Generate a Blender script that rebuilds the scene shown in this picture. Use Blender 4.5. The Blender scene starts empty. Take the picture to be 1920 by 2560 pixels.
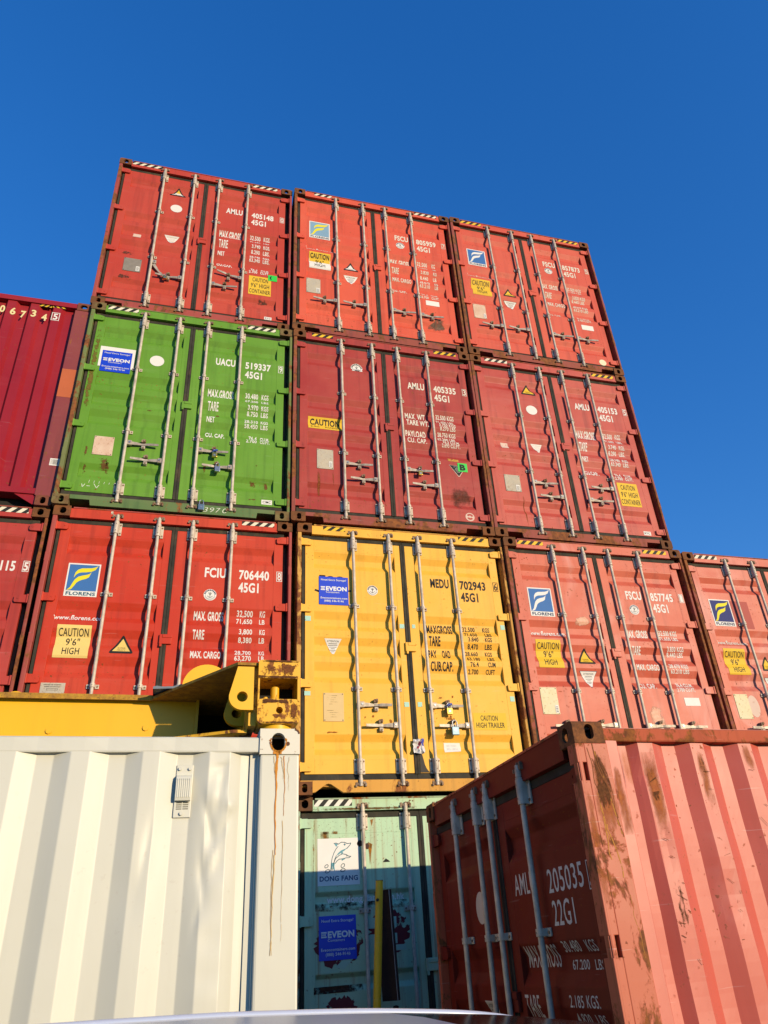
import bpy, bmesh, math, random
from mathutils import Vector, Matrix
random.seed(7)
PI = math.pi
scene = bpy.context.scene
col = scene.collection

# ------------------------------------------------------------------ materials
def newmat(name):
    m = bpy.data.materials.new(name); m.use_nodes = True
    nt = m.node_tree; nt.nodes.clear()
    out = nt.nodes.new('ShaderNodeOutputMaterial'); b = nt.nodes.new('ShaderNodeBsdfPrincipled')
    nt.links.new(b.outputs[0], out.inputs[0])
    return m, nt, b

class NG:
    """small helper around a node tree"""
    def __init__(s, nt):
        s.nt = nt
        s.pos = nt.nodes.new('ShaderNodeNewGeometry').outputs['Position']
    def n(s, t, **kw):
        nd = s.nt.nodes.new(t)
        for k, v in kw.items(): setattr(nd, k, v)
        return nd
    def l(s, a, b): s.nt.links.new(a, b)
    def mapv(s, scale, loc=(0, 0, 0), rot=(0, 0, 0)):
        m = s.n('ShaderNodeMapping'); m.inputs['Scale'].default_value = scale; m.inputs['Location'].default_value = loc
        m.inputs['Rotation'].default_value = rot
        s.l(s.pos, m.inputs['Vector']); return m.outputs[0]
    def noise(s, scale, detail=3, rough=.55, vec=None, dist=0.0):
        t = s.n('ShaderNodeTexNoise'); t.inputs['Scale'].default_value = scale; t.inputs['Detail'].default_value = detail
        t.inputs['Roughness'].default_value = rough; t.inputs['Distortion'].default_value = dist
        s.l(vec if vec is not None else s.pos, t.inputs['Vector']); return t.outputs[0]
    def ramp(s, f, a, b, va=0.0, vb=1.0):
        m = s.n('ShaderNodeMapRange'); m.clamp = True
        m.inputs['From Min'].default_value = a; m.inputs['From Max'].default_value = b
        m.inputs['To Min'].default_value = va; m.inputs['To Max'].default_value = vb
        s.l(f, m.inputs['Value']); return m.outputs[0]
    def mul(s, a, b, op='MULTIPLY'):
        m = s.n('ShaderNodeMath', operation=op); s.l(a, m.inputs[0])
        if isinstance(b, (int, float)): m.inputs[1].default_value = b
        else: s.l(b, m.inputs[1])
        return m.outputs[0]
    def mix(s, f, a, b):
        m = s.n('ShaderNodeMix', data_type='RGBA')
        if isinstance(f, (int, float)): m.inputs[0].default_value = f
        else: s.l(f, m.inputs[0])
        for i, c in ((6, a), (7, b)):
            if isinstance(c, tuple): m.inputs[i].default_value = (*c, 1)
            else: s.l(c, m.inputs[i])
        return m.outputs[2]
    def bump(s, h, strength, dist, base=None):
        b = s.n('ShaderNodeBump'); b.inputs['Strength'].default_value = strength; b.inputs['Distance'].default_value = dist
        s.l(h, b.inputs['Height'])
        if base is not None: s.l(base, b.inputs['Normal'])
        return b.outputs[0]

RUST = (0.13, 0.042, 0.014); RUST2 = (0.30, 0.10, 0.022); RUSTD = (0.035, 0.016, 0.010)
MATS = {}
def paint(name, c, faded=None, fade=.5, grime=.4, rust=.12, rough=.5, chalk=0.0, dent=.5, seed=0.0, specks=1.0, streak=0.0, scr=.25, peel=None, spec=.5, rscale=3.2):
    """weathered container paint: uneven fading, vertical dirt runs, rust specks and patches, wavy sheet metal"""
    if name in MATS: return MATS[name]
    m, nt, b = newmat(name); g = NG(nt)
    if faded is None: faded = tuple(min(1, x * 1.25 + .03) for x in c)
    off = (seed * 3.1, seed * 1.7, seed * 2.3)
    n1 = g.noise(.9, 5, .6, g.mapv((1, 1, 1), off))
    f1 = g.ramp(n1, .36, .68, 0, fade)
    cc = g.mix(f1, c, faded)
    if chalk:
        n5 = g.noise(1.3, 4, .65, g.mapv((1, 1, .55), (off[1] + 4, off[0], off[2])), .8)
        cc = g.mix(g.ramp(n5, .54, .66, 0, chalk), cc, tuple(min(1, x * .75 + .22) for x in faded))
    n2 = g.noise(1, 4, .6, g.mapv((11, 11, .55), off))
    cc = g.mix(g.ramp(n2, .52, .72, 0, grime), cc, tuple(x * .55 + .006 for x in c))
    n2b = g.noise(1, 4, .6, g.mapv((1.1, 1.1, 7), off))
    cc = g.mix(g.ramp(n2b, .56, .74, 0, grime * .5), cc, tuple(min(1, x * .85 + .05) for x in faded))
    # fine scratches
    if scr:
        n6 = g.noise(1, 2, .5, g.mapv((3, 3, 60), off, (.5, .35, .4)))
        cc = g.mix(g.ramp(n6, .70, .74, 0, scr), cc, tuple(min(1, x * .7 + .18) for x in faded))
    if streak:
        n7 = g.noise(1, 5, .6, g.mapv((16, 16, .35), (off[2], off[1], off[0])), .3)
        cc = g.mix(g.ramp(n7, .56, .66, 0, streak), cc, RUST2)
    n3 = g.noise(38, 2, .5, g.mapv((1, 1, 1), off)); n3b = g.noise(1.7, 2, .5, g.mapv((1, 1, 1), (off[1], off[2], off[0])))
    sp = g.mul(g.ramp(n3, .66, .72), g.ramp(n3b, .45, .62, 0, specks))
    n4 = g.noise(rscale, 9, .72, g.mapv((1, 1, .6), (off[0] + 9, off[1], off[2])), .4)
    thr = .74 - rust * .34
    rp = g.ramp(n4, thr, thr + .05)
    rr = g.mul(sp, rp, 'MAXIMUM')
    n8 = g.noise(22, 4, .6)
    if peel:
        np_ = g.noise(4.5, 7, .7, g.mapv((1, 1, .45), (off[2] + 3, off[0], off[1])), .5)
        cc = g.mix(g.ramp(np_, .60, .64), cc, peel)
    rc = g.mix(g.ramp(n8, .35, .65), RUST, RUST2)
    cc = g.mix(rr, cc, rc)
    g.l(cc, b.inputs['Base Color'])
    r0 = g.ramp(n1, .3, .7, rough - .05, rough + .1)
    rm = g.n('ShaderNodeMix', data_type='FLOAT'); g.l(rr, rm.inputs[0]); g.l(r0, rm.inputs[2]); rm.inputs[3].default_value = .9
    g.l(rm.outputs[0], b.inputs['Roughness'])
    b.inputs['Specular IOR Level'].default_value = spec
    h1 = g.noise(2.6, 2, .5); h2 = g.noise(70, 3, .6)
    bb = g.bump(h1, dent, .012); bb = g.bump(h2, .05, .0012, bb); bb = g.bump(rr, .35, .002, bb)
    g.l(bb, b.inputs['Normal'])
    MATS[name] = m; return m

def rusty(name, a, bcol, c, scale=9.0, bumpy=.5):
    if name in MATS: return MATS[name]
    m, nt, b = newmat(name); g = NG(nt)
    n1 = g.noise(scale, 7, .65); n2 = g.noise(scale * 5, 4, .7); n3 = g.noise(scale * .35, 3, .5)
    cc = g.mix(g.ramp(n1, .38, .62), a, bcol)
    cc = g.mix(g.ramp(n2, .56, .68, 0, .8), cc, c)
    cc = g.mix(g.ramp(n3, .45, .7, 0, .6), cc, a)
    g.l(cc, b.inputs['Base Color']); b.inputs['Roughness'].default_value = .85; b.inputs['Specular IOR Level'].default_value = .3
    g.l(g.bump(n2, bumpy, .003), b.inputs['Normal'])
    MATS[name] = m; return m

def plain(name, c, rough=.6, metallic=0.0, var=.15, scale=20.0, spec=.5, bump=0.0, c2=None, dirt=0.0):
    if name in MATS: return MATS[name]
    m, nt, b = newmat(name); g = NG(nt)
    n1 = g.noise(scale, 4, .6)
    cc = g.mix(g.ramp(n1, .35, .65), c, c2 if c2 else tuple(x * (1 - var) for x in c))
    if dirt:
        n2 = g.noise(1, 4, .65, g.mapv((9, 9, 3.0)), .5)
        cc = g.mix(g.ramp(n2, .54, .70, 0, dirt), cc, (.16, .10, .05))
    g.l(cc, b.inputs['Base Color']); b.inputs['Roughness'].default_value = rough; b.inputs['Metallic'].default_value = metallic
    b.inputs['Specular IOR Level'].default_value = spec
    if bump: g.l(g.bump(n1, bump, .003), b.inputs['Normal'])
    MATS[name] = m; return m

def worn(name, c, thr=.66, rough=.65, scale=9.0, dirt=.25):
    """printed lettering / stickers, flaked away in places so that the paint below shows"""
    if name in MATS: return MATS[name]
    m, nt, b = newmat(name); g = NG(nt)
    n1 = g.noise(scale, 8, .75); n2 = g.noise(3, 4, .6)
    cc = g.mix(g.ramp(n2, .4, .7, 0, dirt), c, tuple(x * .72 for x in c))
    g.l(cc, b.inputs['Base Color']); b.inputs['Roughness'].default_value = rough; b.inputs['Specular IOR Level'].default_value = .3
    g.l(g.ramp(n1, thr, thr + .02, 1, 0), b.inputs['Alpha'])
    MATS[name] = m; return m

def bloom(name, c, t=.50, soft=.14, scale=9.0, axes='xz', stretch=1.0, c2=None, rough=.85):
    """rust / dirt that frays out towards its own border"""
    if name in MATS: return MATS[name]
    m, nt, b = newmat(name); g = NG(nt)
    n1 = g.noise(scale, 9, .72, g.mapv((1, 1, stretch)), .3); n2 = g.noise(scale * 4, 5, .7)
    tc = g.n('ShaderNodeTexCoord').outputs['Generated']; sx = g.n('ShaderNodeSeparateXYZ'); g.l(tc, sx.inputs[0])
    def edge(o):
        q = g.n('ShaderNodeMath', operation='PINGPONG'); g.l(o, q.inputs[0]); q.inputs[1].default_value = .5
        return g.ramp(q.outputs[0], 0, .34)
    ed = g.mul(edge(sx.outputs['XYZ'.index(axes[0].upper())]), edge(sx.outputs['XYZ'.index(axes[1].upper())]))
    v = g.mul(n1, g.ramp(ed, 0, 1, -.26, 0), 'ADD')
    g.l(g.mix(g.ramp(n2, .38, .64), c, c2 if c2 else tuple(x * .5 for x in c)), b.inputs['Base Color'])
    b.inputs['Roughness'].default_value = rough; b.inputs['Specular IOR Level'].default_value = .2
    g.l(g.ramp(v, t, t + soft), b.inputs['Alpha'])
    MATS[name] = m; return m

GALV = plain('galvanised bar', (.66, .57, .45), .55, .1, c2=(.48, .41, .32), scale=14, dirt=.55, spec=.3)
GALVH = plain('handle metal', (.50, .43, .34), .5, .2, c2=(.30, .25, .19), scale=22, dirt=.4)
GALVR = rusty('rusty cam metal', (.17, .085, .04), (.36, .27, .19), (.09, .045, .025), 14)
CAST = rusty('rusty casting iron', (.13, .055, .022), (.24, .085, .025), (.045, .022, .014), 7)
CASTD = rusty('dark rusty casting iron', (.085, .045, .026), (.17, .075, .03), (.03, .018, .013), 7)
RUBBER = plain('weathered door rubber', (.030, .028, .022), .85, 0, c2=(.055, .050, .036), scale=6, dirt=.35, spec=.25)
DARKIN = plain('dark container inside', (.02, .018, .016), .9)
WHITE_L = worn('white lettering', (.78, .76, .70), .78)
BLACK_L = worn('black lettering', (.018, .017, .016), .78)
CREAM_L = worn('cream lettering', (.74, .70, .58), .78)
GREY_L = worn('grey shaded lettering', (.60, .59, .56), .80)
STK_W = worn('white sticker', (.80, .78, .72), .76)
STK_Y = worn('yellow sticker', (.78, .50, .035), .76)
STK_Y2 = worn('faded yellow sticker', (.80, .58, .16), .76)
STK_P = worn('pale worn sticker', (.70, .52, .42), .60)
STK_B = worn('black sticker ink', (.015, .015, .015), .78)
LBLUE = worn('blue logo ink', (.045, .16, .42), .74)
LBLUE2 = worn('faded blue logo ink', (.22, .38, .52), .66)
LBLUE3 = worn('deep blue logo ink', (.018, .028, .16), .78)
LNAVY = worn('navy logo ink', (.02, .05, .12), .8)
LYEL = worn('yellow logo ink', (.80, .70, .02), .76)
LWHI = worn('white logo ink', (.78, .77, .72), .78)
LTEAL = worn('teal logo ink', (.12, .34, .40), .9)
SIGNBLUE = plain('blue sign board', (.012, .055, .62), .35, var=.05)
SIGNWHITE = plain('white sign lettering', (.80, .80, .80), .45, var=.03)
PLATE = rusty('steel data plate', (.46, .42, .34), (.55, .48, .36), (.30, .17, .08), 9, .1)
PLATEP = rusty('pale data plate', (.62, .42, .30), (.72, .56, .42), (.40, .22, .12), 9, .1)
PLATEG = plain('grey data plate', (.27, .24, .20), .6, 0, spec=.3)
PLATEY = rusty('worn yellow data plate', (.74, .66, .40), (.76, .70, .46), (.45, .22, .06), 7, .1)
GREENTAG = plain('green tag', (.03, .62, .06), .5, var=.05)
HAZY = worn('hazard yellow', (.80, .52, .03), .66); HAZW = worn('hazard cream', (.80, .74, .56), .66); HAZB = worn('hazard black', (.022, .021, .02), .70)
BRASS = plain('brass', (.55, .40, .08), .3, .9); STEEL = plain('dull steel', (.38, .40, .42), .35, .8); LOCKBL = plain('blue grey lock', (.16, .24, .30), .4, .6)

# ------------------------------------------------------------------ object helpers
def tag(o, label=None, cat=None, group=None, kind=None):
    if label: o['label'] = label
    if cat: o['category'] = cat
    if group: o['group'] = group
    if kind: o['kind'] = kind
    return o
def empty(name, loc, rz=0.0):
    o = bpy.data.objects.new(name, None); col.objects.link(o); o.location = loc; o.rotation_euler = (0, 0, rz); o.empty_display_size = .2
    return o
def link(name, me, parent=None, loc=None, rot=None):
    o = bpy.data.objects.new(name, me); col.objects.link(o)
    if parent is not None: o.parent = parent
    if loc is not None: o.location = loc
    if rot is not None: o.rotation_euler = rot
    return o

class MB:
    """collects boxes, tubes and prisms into one mesh"""
    def __init__(s): s.v = []; s.f = []; s.mi = []; s.sm = []; s.mats = []
    def m(s, mat):
        if mat not in s.mats: s.mats.append(mat)
        return s.mats.index(mat)
    def add(s, vs, fs, mat, smooth=False):
        o = len(s.v); s.v += [tuple(v) for v in vs]; k = s.m(mat)
        for f in fs: s.f.append(tuple(i + o for i in f)); s.mi.append(k); s.sm.append(smooth)
    def box(s, x0, x1, y0, y1, z0, z1, mat, M=None):
        vs = [(x, y, z) for x in (x0, x1) for y in (y0, y1) for z in (z0, z1)]
        if M is not None: vs = [M @ Vector(v) for v in vs]
        s.add(vs, [(0, 1, 3, 2), (4, 6, 7, 5), (0, 4, 5, 1), (2, 3, 7, 6), (0, 2, 6, 4), (1, 5, 7, 3)], mat)
    def bbox(s, x0, x1, y0, y1, z0, z1, mat, b=.006):
        """box with chamfered edges"""
        bm = bmesh.new(); bmesh.ops.create_cube(bm, size=1)
        for v in bm.verts:
            v.co = Vector(((x0 + x1) / 2 + v.co.x * (x1 - x0), (y0 + y1) / 2 + v.co.y * (y1 - y0), (z0 + z1) / 2 + v.co.z * (z1 - z0)))
        bmesh.ops.bevel(bm, geom=bm.edges[:], offset=b, segments=2, affect='EDGES', profile=.6)
        s.addbm(bm, mat); bm.free()
    def addbm(s, bm, mat, smooth=False):
        bm.verts.index_update()
        s.add([v.co[:] for v in bm.verts], [[v.index for v in f.verts] for f in bm.faces], mat, smooth)
    def tube(s, p0, p1, r0, mat, r1=None, n=12, caps=True):
        r1 = r0 if r1 is None else r1
        p0 = Vector(p0); p1 = Vector(p1); d = (p1 - p0).normalized()
        a = d.orthogonal().normalized(); b = d.cross(a)
        vs = []
        for p, r in ((p0, r0), (p1, r1)):
            for i in range(n):
                t = 2 * PI * i / n; vs.append(p + (a * math.cos(t) + b * math.sin(t)) * r)
        s.add(vs, [(i, (i + 1) % n, n + (i + 1) % n, n + i) for i in range(n)], mat, True)
        if caps: s.add(vs, [tuple(range(n - 1, -1, -1)), tuple(range(n, 2 * n))], mat)
    def path(s, pts, r, mat, n=8):
        for a, b in zip(pts, pts[1:]): s.tube(a, b, r, mat, n=n)
    def prism(s, poly, y0, y1, mat, axis='y'):
        """polygon in the xz plane (or yz / xy) pushed along the other axis"""
        n = len(poly)
        def P(a, b, t): return (a, t, b) if axis == 'y' else ((t, a, b) if axis == 'x' else (a, b, t))
        vs = [P(a, b, y0) for a, b in poly] + [P(a, b, y1) for a, b in poly]
        s.add(vs, [tuple(range(n)), tuple(range(2 * n - 1, n - 1, -1))] + [(i, n + i, n + (i + 1) % n, (i + 1) % n) for i in range(n)], mat)
    def mesh(s, name):
        me = bpy.data.meshes.new(name); me.from_pydata(s.v, [], s.f)
        for m in s.mats: me.materials.append(m)
        me.polygons.foreach_set('material_index', s.mi); me.polygons.foreach_set('use_smooth', s.sm)
        bm = bmesh.new(); bm.from_mesh(me); bmesh.ops.recalc_face_normals(bm, faces=bm.faces); bm.to_mesh(me); bm.free()
        me.update(); return me
    def build(s, name, parent=None, loc=None, rot=None): return link(name, s.mesh(name), parent, loc, rot)

def boolean_mesh(name, base, cutters, mat):
    """base bmesh minus cutter bmeshes -> mesh"""
    def tmp(bm):
        me = bpy.data.meshes.new('tmp'); bm.to_mesh(me); bm.free(); o = bpy.data.objects.new('tmp', me); col.objects.link(o); return o
    bo = tmp(base); cs = [tmp(c) for c in cutters]
    for c in cs:
        md = bo.modifiers.new('b', 'BOOLEAN'); md.operation = 'DIFFERENCE'; md.object = c; md.solver = 'EXACT'
    dg = bpy.context.evaluated_depsgraph_get(); me = bpy.data.meshes.new_from_object(bo.evaluated_get(dg)); me.name = name
    for o in [bo] + cs: bpy.data.objects.remove(o)
    me.materials.clear(); me.materials.append(mat)
    return me
def bm_box(x0, x1, y0, y1, z0, z1, bev=0.0, seg=2, only=None):
    bm = bmesh.new(); bmesh.ops.create_cube(bm, size=1)
    for v in bm.verts:
        v.co = Vector(((x0 + x1) / 2 + v.co.x * (x1 - x0), (y0 + y1) / 2 + v.co.y * (y1 - y0), (z0 + z1) / 2 + v.co.z * (z1 - z0)))
    if bev:
        es = [e for e in bm.edges if only is None or only((e.verts[0].co + e.verts[1].co) / 2)]
        bmesh.ops.bevel(bm, geom=es, offset=bev, segments=seg, affect='EDGES', profile=.5)
    return bm
def bm_oval(c, axis, w, h, depth, n=20):
    """stadium-shaped cutter; axis 'x','y','z'"""
    bm = bmesh.new(); vs = []
    for t in (-depth, depth):
        ring = []
        for i in range(n):
            a = 2 * PI * (i + .5) / n
            r = min(w, h) / 2
            u = math.cos(a) * r; v = math.sin(a) * r
            if w > h: u += math.copysign((w - h) / 2, u)
            else: v += math.copysign((h - w) / 2, v)
            p = {'y': (u, t, v), 'x': (t, u, v), 'z': (u, v, t)}[axis]
            ring.append(bm.verts.new((c[0] + p[0], c[1] + p[1], c[2] + p[2])))
        vs.append(ring)
    bm.faces.new(vs[0]); bm.faces.new(vs[1][::-1])
    for i in range(n): bm.faces.new((vs[0][i], vs[1][i], vs[1][(i + 1) % n], vs[0][(i + 1) % n]))
    bmesh.ops.recalc_face_normals(bm, faces=bm.faces); return bm

def casting_mesh(name, sx, top, dx, dy, mat, hw=.051, hh=.079, rnd=.026):
    """corner casting, outer front corner at the origin; sx=+1: body extends to -x; front face y=0; local z 0..118"""
    x0, x1 = (-dx, 0) if sx > 0 else (0, dx)
    xo = 0.0
    b = bm_box(x0, x1, 0, dy, 0, .118, rnd, 3, lambda p: (abs(p.x - xo) < 1e-4 and abs(p.z - (.118 if top else 0)) < 1e-4) or (abs(p.x - xo) < 1e-4 and abs(p.y) < 1e-4 and False))
    cut = [bm_box(x0 + .028, x1 - .028, .03, dy - .012, .024, .118 - .024)]
    cx = -sx * .089 if dx < .17 else -sx * .098
    cut.append(bm_oval((cx, 0, .059), 'y', hw, hh, .04))
    cut.append(bm_oval((xo, .094, .059), 'x', .051, .079, .04))
    cut.append(bm_oval((cx + sx * .0, .094, .118 if top else 0), 'z', .062, .11, .05))
    me = boolean_mesh(name, b, cut, mat); me.materials.append(rusty('rust and shade inside casting', (.035, .018, .012), (.05, .026, .014), (.02, .012, .01), 20))  # bare rust inside, darkened further to paint in the shade of the holes
    for p in me.polygons:
        if p.center.y > .028 and x0 + .026 < p.center.x < x1 - .026 and .02 < p.center.z < .098: p.material_index = 1
    return me
CASTMESH = {}
def casting(sx, top, mat=None, dx=.162, dy=.178, hw=.051, hh=.079):
    mat = mat or CAST
    k = (sx, top, mat.name, dx, hw)
    if k not in CASTMESH: CASTMESH[k] = casting_mesh('corner_casting', sx, top, dx, dy, mat, hw, hh)
    return CASTMESH[k]

# ------------------------------------------------------------------ text
TXT = {}
def text_geo(s, bold=.012, font=None):
    k = (s, bold)
    if k in TXT: return TXT[k]
    cu = bpy.data.curves.new('t', 'FONT'); cu.body = s; cu.size = 1; cu.resolution_u = 3; cu.offset = bold; cu.space_character = 1.06
    o = bpy.data.objects.new('t', cu); col.objects.link(o)
    dg = bpy.context.evaluated_depsgraph_get(); dg.update()
    me = o.evaluated_get(dg).to_mesh()
    v = [(p.co.x, p.co.y) for p in me.vertices]; f = [tuple(p.vertices) for p in me.polygons]
    o.evaluated_get(dg).to_mesh_clear(); bpy.data.objects.remove(o); bpy.data.curves.remove(cu)
    xs = [p[0] for p in v] or [0, 1]
    TXT[k] = (v, f, min(xs), max(xs)); return TXT[k]
_h = text_geo('H', 0.0); CAPH = max(p[1] for p in _h[0])

# profile of a corrugated door: list of (z, y)
YD = .050
def prof_from(segs, d=.036):
    """segs: (z_outer_top, z_inner_top, z_inner_bot, z_outer_bot)"""
    pts = [(9.0, YD)]
    for a, b, c, e in segs: pts += [(a, YD), (b, YD + d), (c, YD + d), (e, YD)]
    pts.append((-1.0, YD)); return pts
HC = prof_from([(2.567, 2.492, 2.427, 2.362), (1.858, 1.777, 1.705, 1.648), (1.572, 1.492, 1.424, 1.360), (1.300, 1.214, 1.146, 1.082), (.565, .497, .428, .368)])
def yprof(prof, z):
    for (za, ya), (zb, yb) in zip(prof, prof[1:]):
        if za >= z >= zb:
            return ya + (yb - ya) * (za - z) / (za - zb) if za != zb else ya
    return YD
PX0, PX1 = .115, 1.030
class Decal:
    """flat marks (polygons, text) laid onto the folded door sheet"""
    def __init__(s, prof=HC, flat=None): s.prof = prof; s.flat = flat; s.items = []
    def poly(s, pts, mat, lev=0): s.items.append((list(pts), [tuple(range(len(pts)))], mat, lev)); return s
    def rect(s, x0, x1, z0, z1, mat, lev=0): return s.poly([(x0, z0), (x1, z0), (x1, z1), (x0, z1)], mat, lev)
    def frame(s, x0, x1, z0, z1, t, mat, lev=0):
        s.rect(x0, x1, z0, z0 + t, mat, lev); s.rect(x0, x1, z1 - t, z1, mat, lev); s.rect(x0, x0 + t, z0 + t, z1 - t, mat, lev); s.rect(x1 - t, x1, z0 + t, z1 - t, mat, lev); return s
    def disc(s, cx, cz, rx, rz, mat, lev=0, n=28): return s.poly([(cx + rx * math.cos(2 * PI * i / n), cz + rz * math.sin(2 * PI * i / n)) for i in range(n)], mat, lev)
    def arc(s, cx, cz, r0, r1, a0, a1, mat, lev=0, n=10, kz=1.0):
        for i in range(n):
            t0 = a0 + (a1 - a0) * i / n; t1 = a0 + (a1 - a0) * (i + 1) / n
            s.poly([(cx + r0 * math.cos(t0), cz + kz * r0 * math.sin(t0)), (cx + r1 * math.cos(t0), cz + kz * r1 * math.sin(t0)), (cx + r1 * math.cos(t1), cz + kz * r1 * math.sin(t1)), (cx + r0 * math.cos(t1), cz + kz * r0 * math.sin(t1))], mat, lev)
        return s
    def stroke(s, pts, w, mat, lev=0):
        for (xa, za), (xb, zb) in zip(pts, pts[1:]):
            L = math.hypot(xb - xa, zb - za) or 1e-6; nx = -(zb - za) / L * w / 2; nz = (xb - xa) / L * w / 2; ex = (xb - xa) / L * w * .3; ez = (zb - za) / L * w * .3
            s.poly([(xa + nx - ex, za + nz - ez), (xb + nx + ex, zb + nz + ez), (xb - nx + ex, zb - nz + ez), (xa - nx - ex, za - nz - ez)], mat, lev)
        return s
    def text(s, t, x0, x1, z, h, mat, lev=0, bold=.032, shear=0.0, wob=0.0):
        v, f, a, b = text_geo(t, bold)
        sx = (x1 - x0) / max(b - a, 1e-4); sz = h / CAPH
        s.items.append(([(x0 + (p[0] - a) * sx + shear * p[1] * sz, z + p[1] * sz) for p in v], f, mat, lev)); return s
    def build(s, name, parent, yoff=0.0, tol=.006):
        """one object for every separate mark (marks whose boxes touch stay together)"""
        boxes = []
        for it in s.items:
            xs = [p[0] for p in it[0]]; zs = [p[1] for p in it[0]]; boxes.append((min(xs), max(xs), min(zs), max(zs)))
        n = len(boxes); gid = list(range(n))
        def root(i):
            while gid[i] != i: i = gid[i]
            return i
        for i in range(n):
            for j in range(i):
                a, b = boxes[i], boxes[j]
                if a[0] - tol < b[1] and b[0] - tol < a[1] and a[2] - tol < b[3] and b[2] - tol < a[3]: gid[root(i)] = root(j)
        groups = {}
        for i in range(n): groups.setdefault(root(i), []).append(s.items[i])
        o = None
        for g in groups.values(): o = s._one(g, name, parent, yoff)
        return o
    def _one(s, items, name, parent, yoff):
        bm = bmesh.new(); mats = []
        for pts, fs, mat, lev in items:
            if mat not in mats: mats.append(mat)
            k = mats.index(mat)
            vs = [bm.verts.new((x, -(.0016 + .0008 * lev), z)) for x, z in pts]
            for f in fs:
                try: bm.faces.new([vs[i] for i in f]).material_index = k
                except ValueError: pass
        if s.flat is None:
            zs = [v.co.z for v in bm.verts]; lo, hi = min(zs), max(zs)
            for z, _ in s.prof:
                if lo < z < hi: bmesh.ops.bisect_plane(bm, geom=bm.verts[:] + bm.edges[:] + bm.faces[:], plane_co=(0, 0, z), plane_no=(0, 0, 1))
        for v in bm.verts:
            ax = abs(v.co.x)
            if s.flat is not None: v.co.y += s.flat
            else: v.co.y += yprof(s.prof, v.co.z) if PX0 < ax < PX1 + .001 else YD - .002
            v.co.y += yoff
        bmesh.ops.recalc_face_normals(bm, faces=bm.faces)
        for f in bm.faces:
            if f.normal.y > 0: f.normal_flip()
        me = bpy.data.meshes.new(name); bm.to_mesh(me); bm.free()
        for m in mats: me.materials.append(m)
        return link(name, me, parent)
# ------------------------------------------------------------------ containers
HW = 1.219
def corr_line(y0, y1, pitch=.278, depth=.036, phase=0.0):
    """(y, inset) outline of a corrugated side"""
    pts = [(y0, depth)]; y = y0 + .03 + phase
    fl = pitch * .26; sl = pitch * .24
    while y + pitch < y1 - .02:
        pts += [(y, depth), (y + sl, 0), (y + sl + fl, 0), (y + 2 * sl + fl, depth)]; y += pitch
    pts.append((y1, depth)); return pts
def side_sheet(mb, line, x, sgn, z0, z1, mat, rows=1, fn=None):
    """corrugated sheet at x (outer plane) running along y; inset goes towards -sgn"""
    n = len(line); vs = []
    for r in range(rows + 1):
        z = z0 + (z1 - z0) * r / rows
        for y, d in line:
            dd = d + (fn(y, z) if fn else 0); vs.append((x - sgn * dd, y, z))
    fs = [(r * n + i, r * n + i + 1, (r + 1) * n + i + 1, (r + 1) * n + i) for r in range(rows) for i in range(n - 1)]
    mb.add(vs, fs, mat)

BAR_X = (-.597, -.183, .163, .575)
def bar_mesh(z_top, z_bot, guides, H, name, cams=True):
    mb = MB(); r = .0165; yb = .004
    mb.tube((0, yb, z_bot), (0, yb, z_top), r, GALV, n=14)
    for zc, sg in ((H - .222, 1), (.255, -1)):        # long bearing brackets
        a, b = zc - .068, zc + .068
        mb.tube((0, yb, a), (0, yb, b), .0255, GALV, n=16)
        mb.tube((0, yb, b if sg > 0 else a - .012), (0, yb, (b + .012) if sg > 0 else a), .0225, GALV, n=14)
        mb.bbox(-.052, .052, .036, .0485, a - .004, b + .004, GALV, .004)
        mb.box(-.026, .026, yb, .037, a, b, GALV)
        for x in (-.040, .040):
            for z in (a + .02, b - .02): mb.tube((x, .037, z), (x, .030, z), .0085, GALVR, n=8)
        for z in (a + .03, b - .03): mb.tube((0, -.018, z), (0, -.0235, z), .005, GALVR, n=6)
    for zc in guides:                                   # small guide clamps
        mb.bbox(-.056, .056, .037, .0485, zc - .022, zc + .020, GALV, .004)
        mb.tube((0, yb, zc - .018), (0, yb, zc + .018), .0235, GALV, n=14)
        mb.box(-.0235, .0235, yb, .038, zc - .018, zc + .018, GALV)
        for x in (-.042, .042): mb.tube((x, .038, zc - .002), (x, .031, zc - .002), .008, GALVR, n=8)
        mb.tube((0, -.018, zc), (0, -.022, zc), .004, GALVR, n=6)
    if cams:
        for zc, sg in ((H - .082, 1), (.086, -1)):      # cam heads and keepers on header / sill
            mb.tube((0, yb, zc - sg * .055), (0, yb, zc - sg * .012), .0205, GALV, n=12)
            mb.bbox(-.028, .030, .000, .040, zc - .014, zc + .012, GALVR, .005)
            mb.bbox(-.050, -.026, .004, .020, zc - .006, zc + .020, GALVR, .004)
            mb.bbox(.022, .048, -.004, .016, zc + .000, zc + .026, GALVR, .004)
            mb.bbox(-.055, .055, .0135, .022, zc - .026, zc + .030, GALVR, .003)
            mb.bbox(-.055, -.037, -.008, .016, zc - .026, zc - .004, GALVR, .003)
            mb.bbox(.038, .056, -.010, .016, zc - .022, zc + .012, GALVR, .003)
            mb.tube((.005, -.006, zc + .016), (.005, .012, zc + .016), .011, GALVR, n=8)
    return mb.mesh(name)

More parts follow.
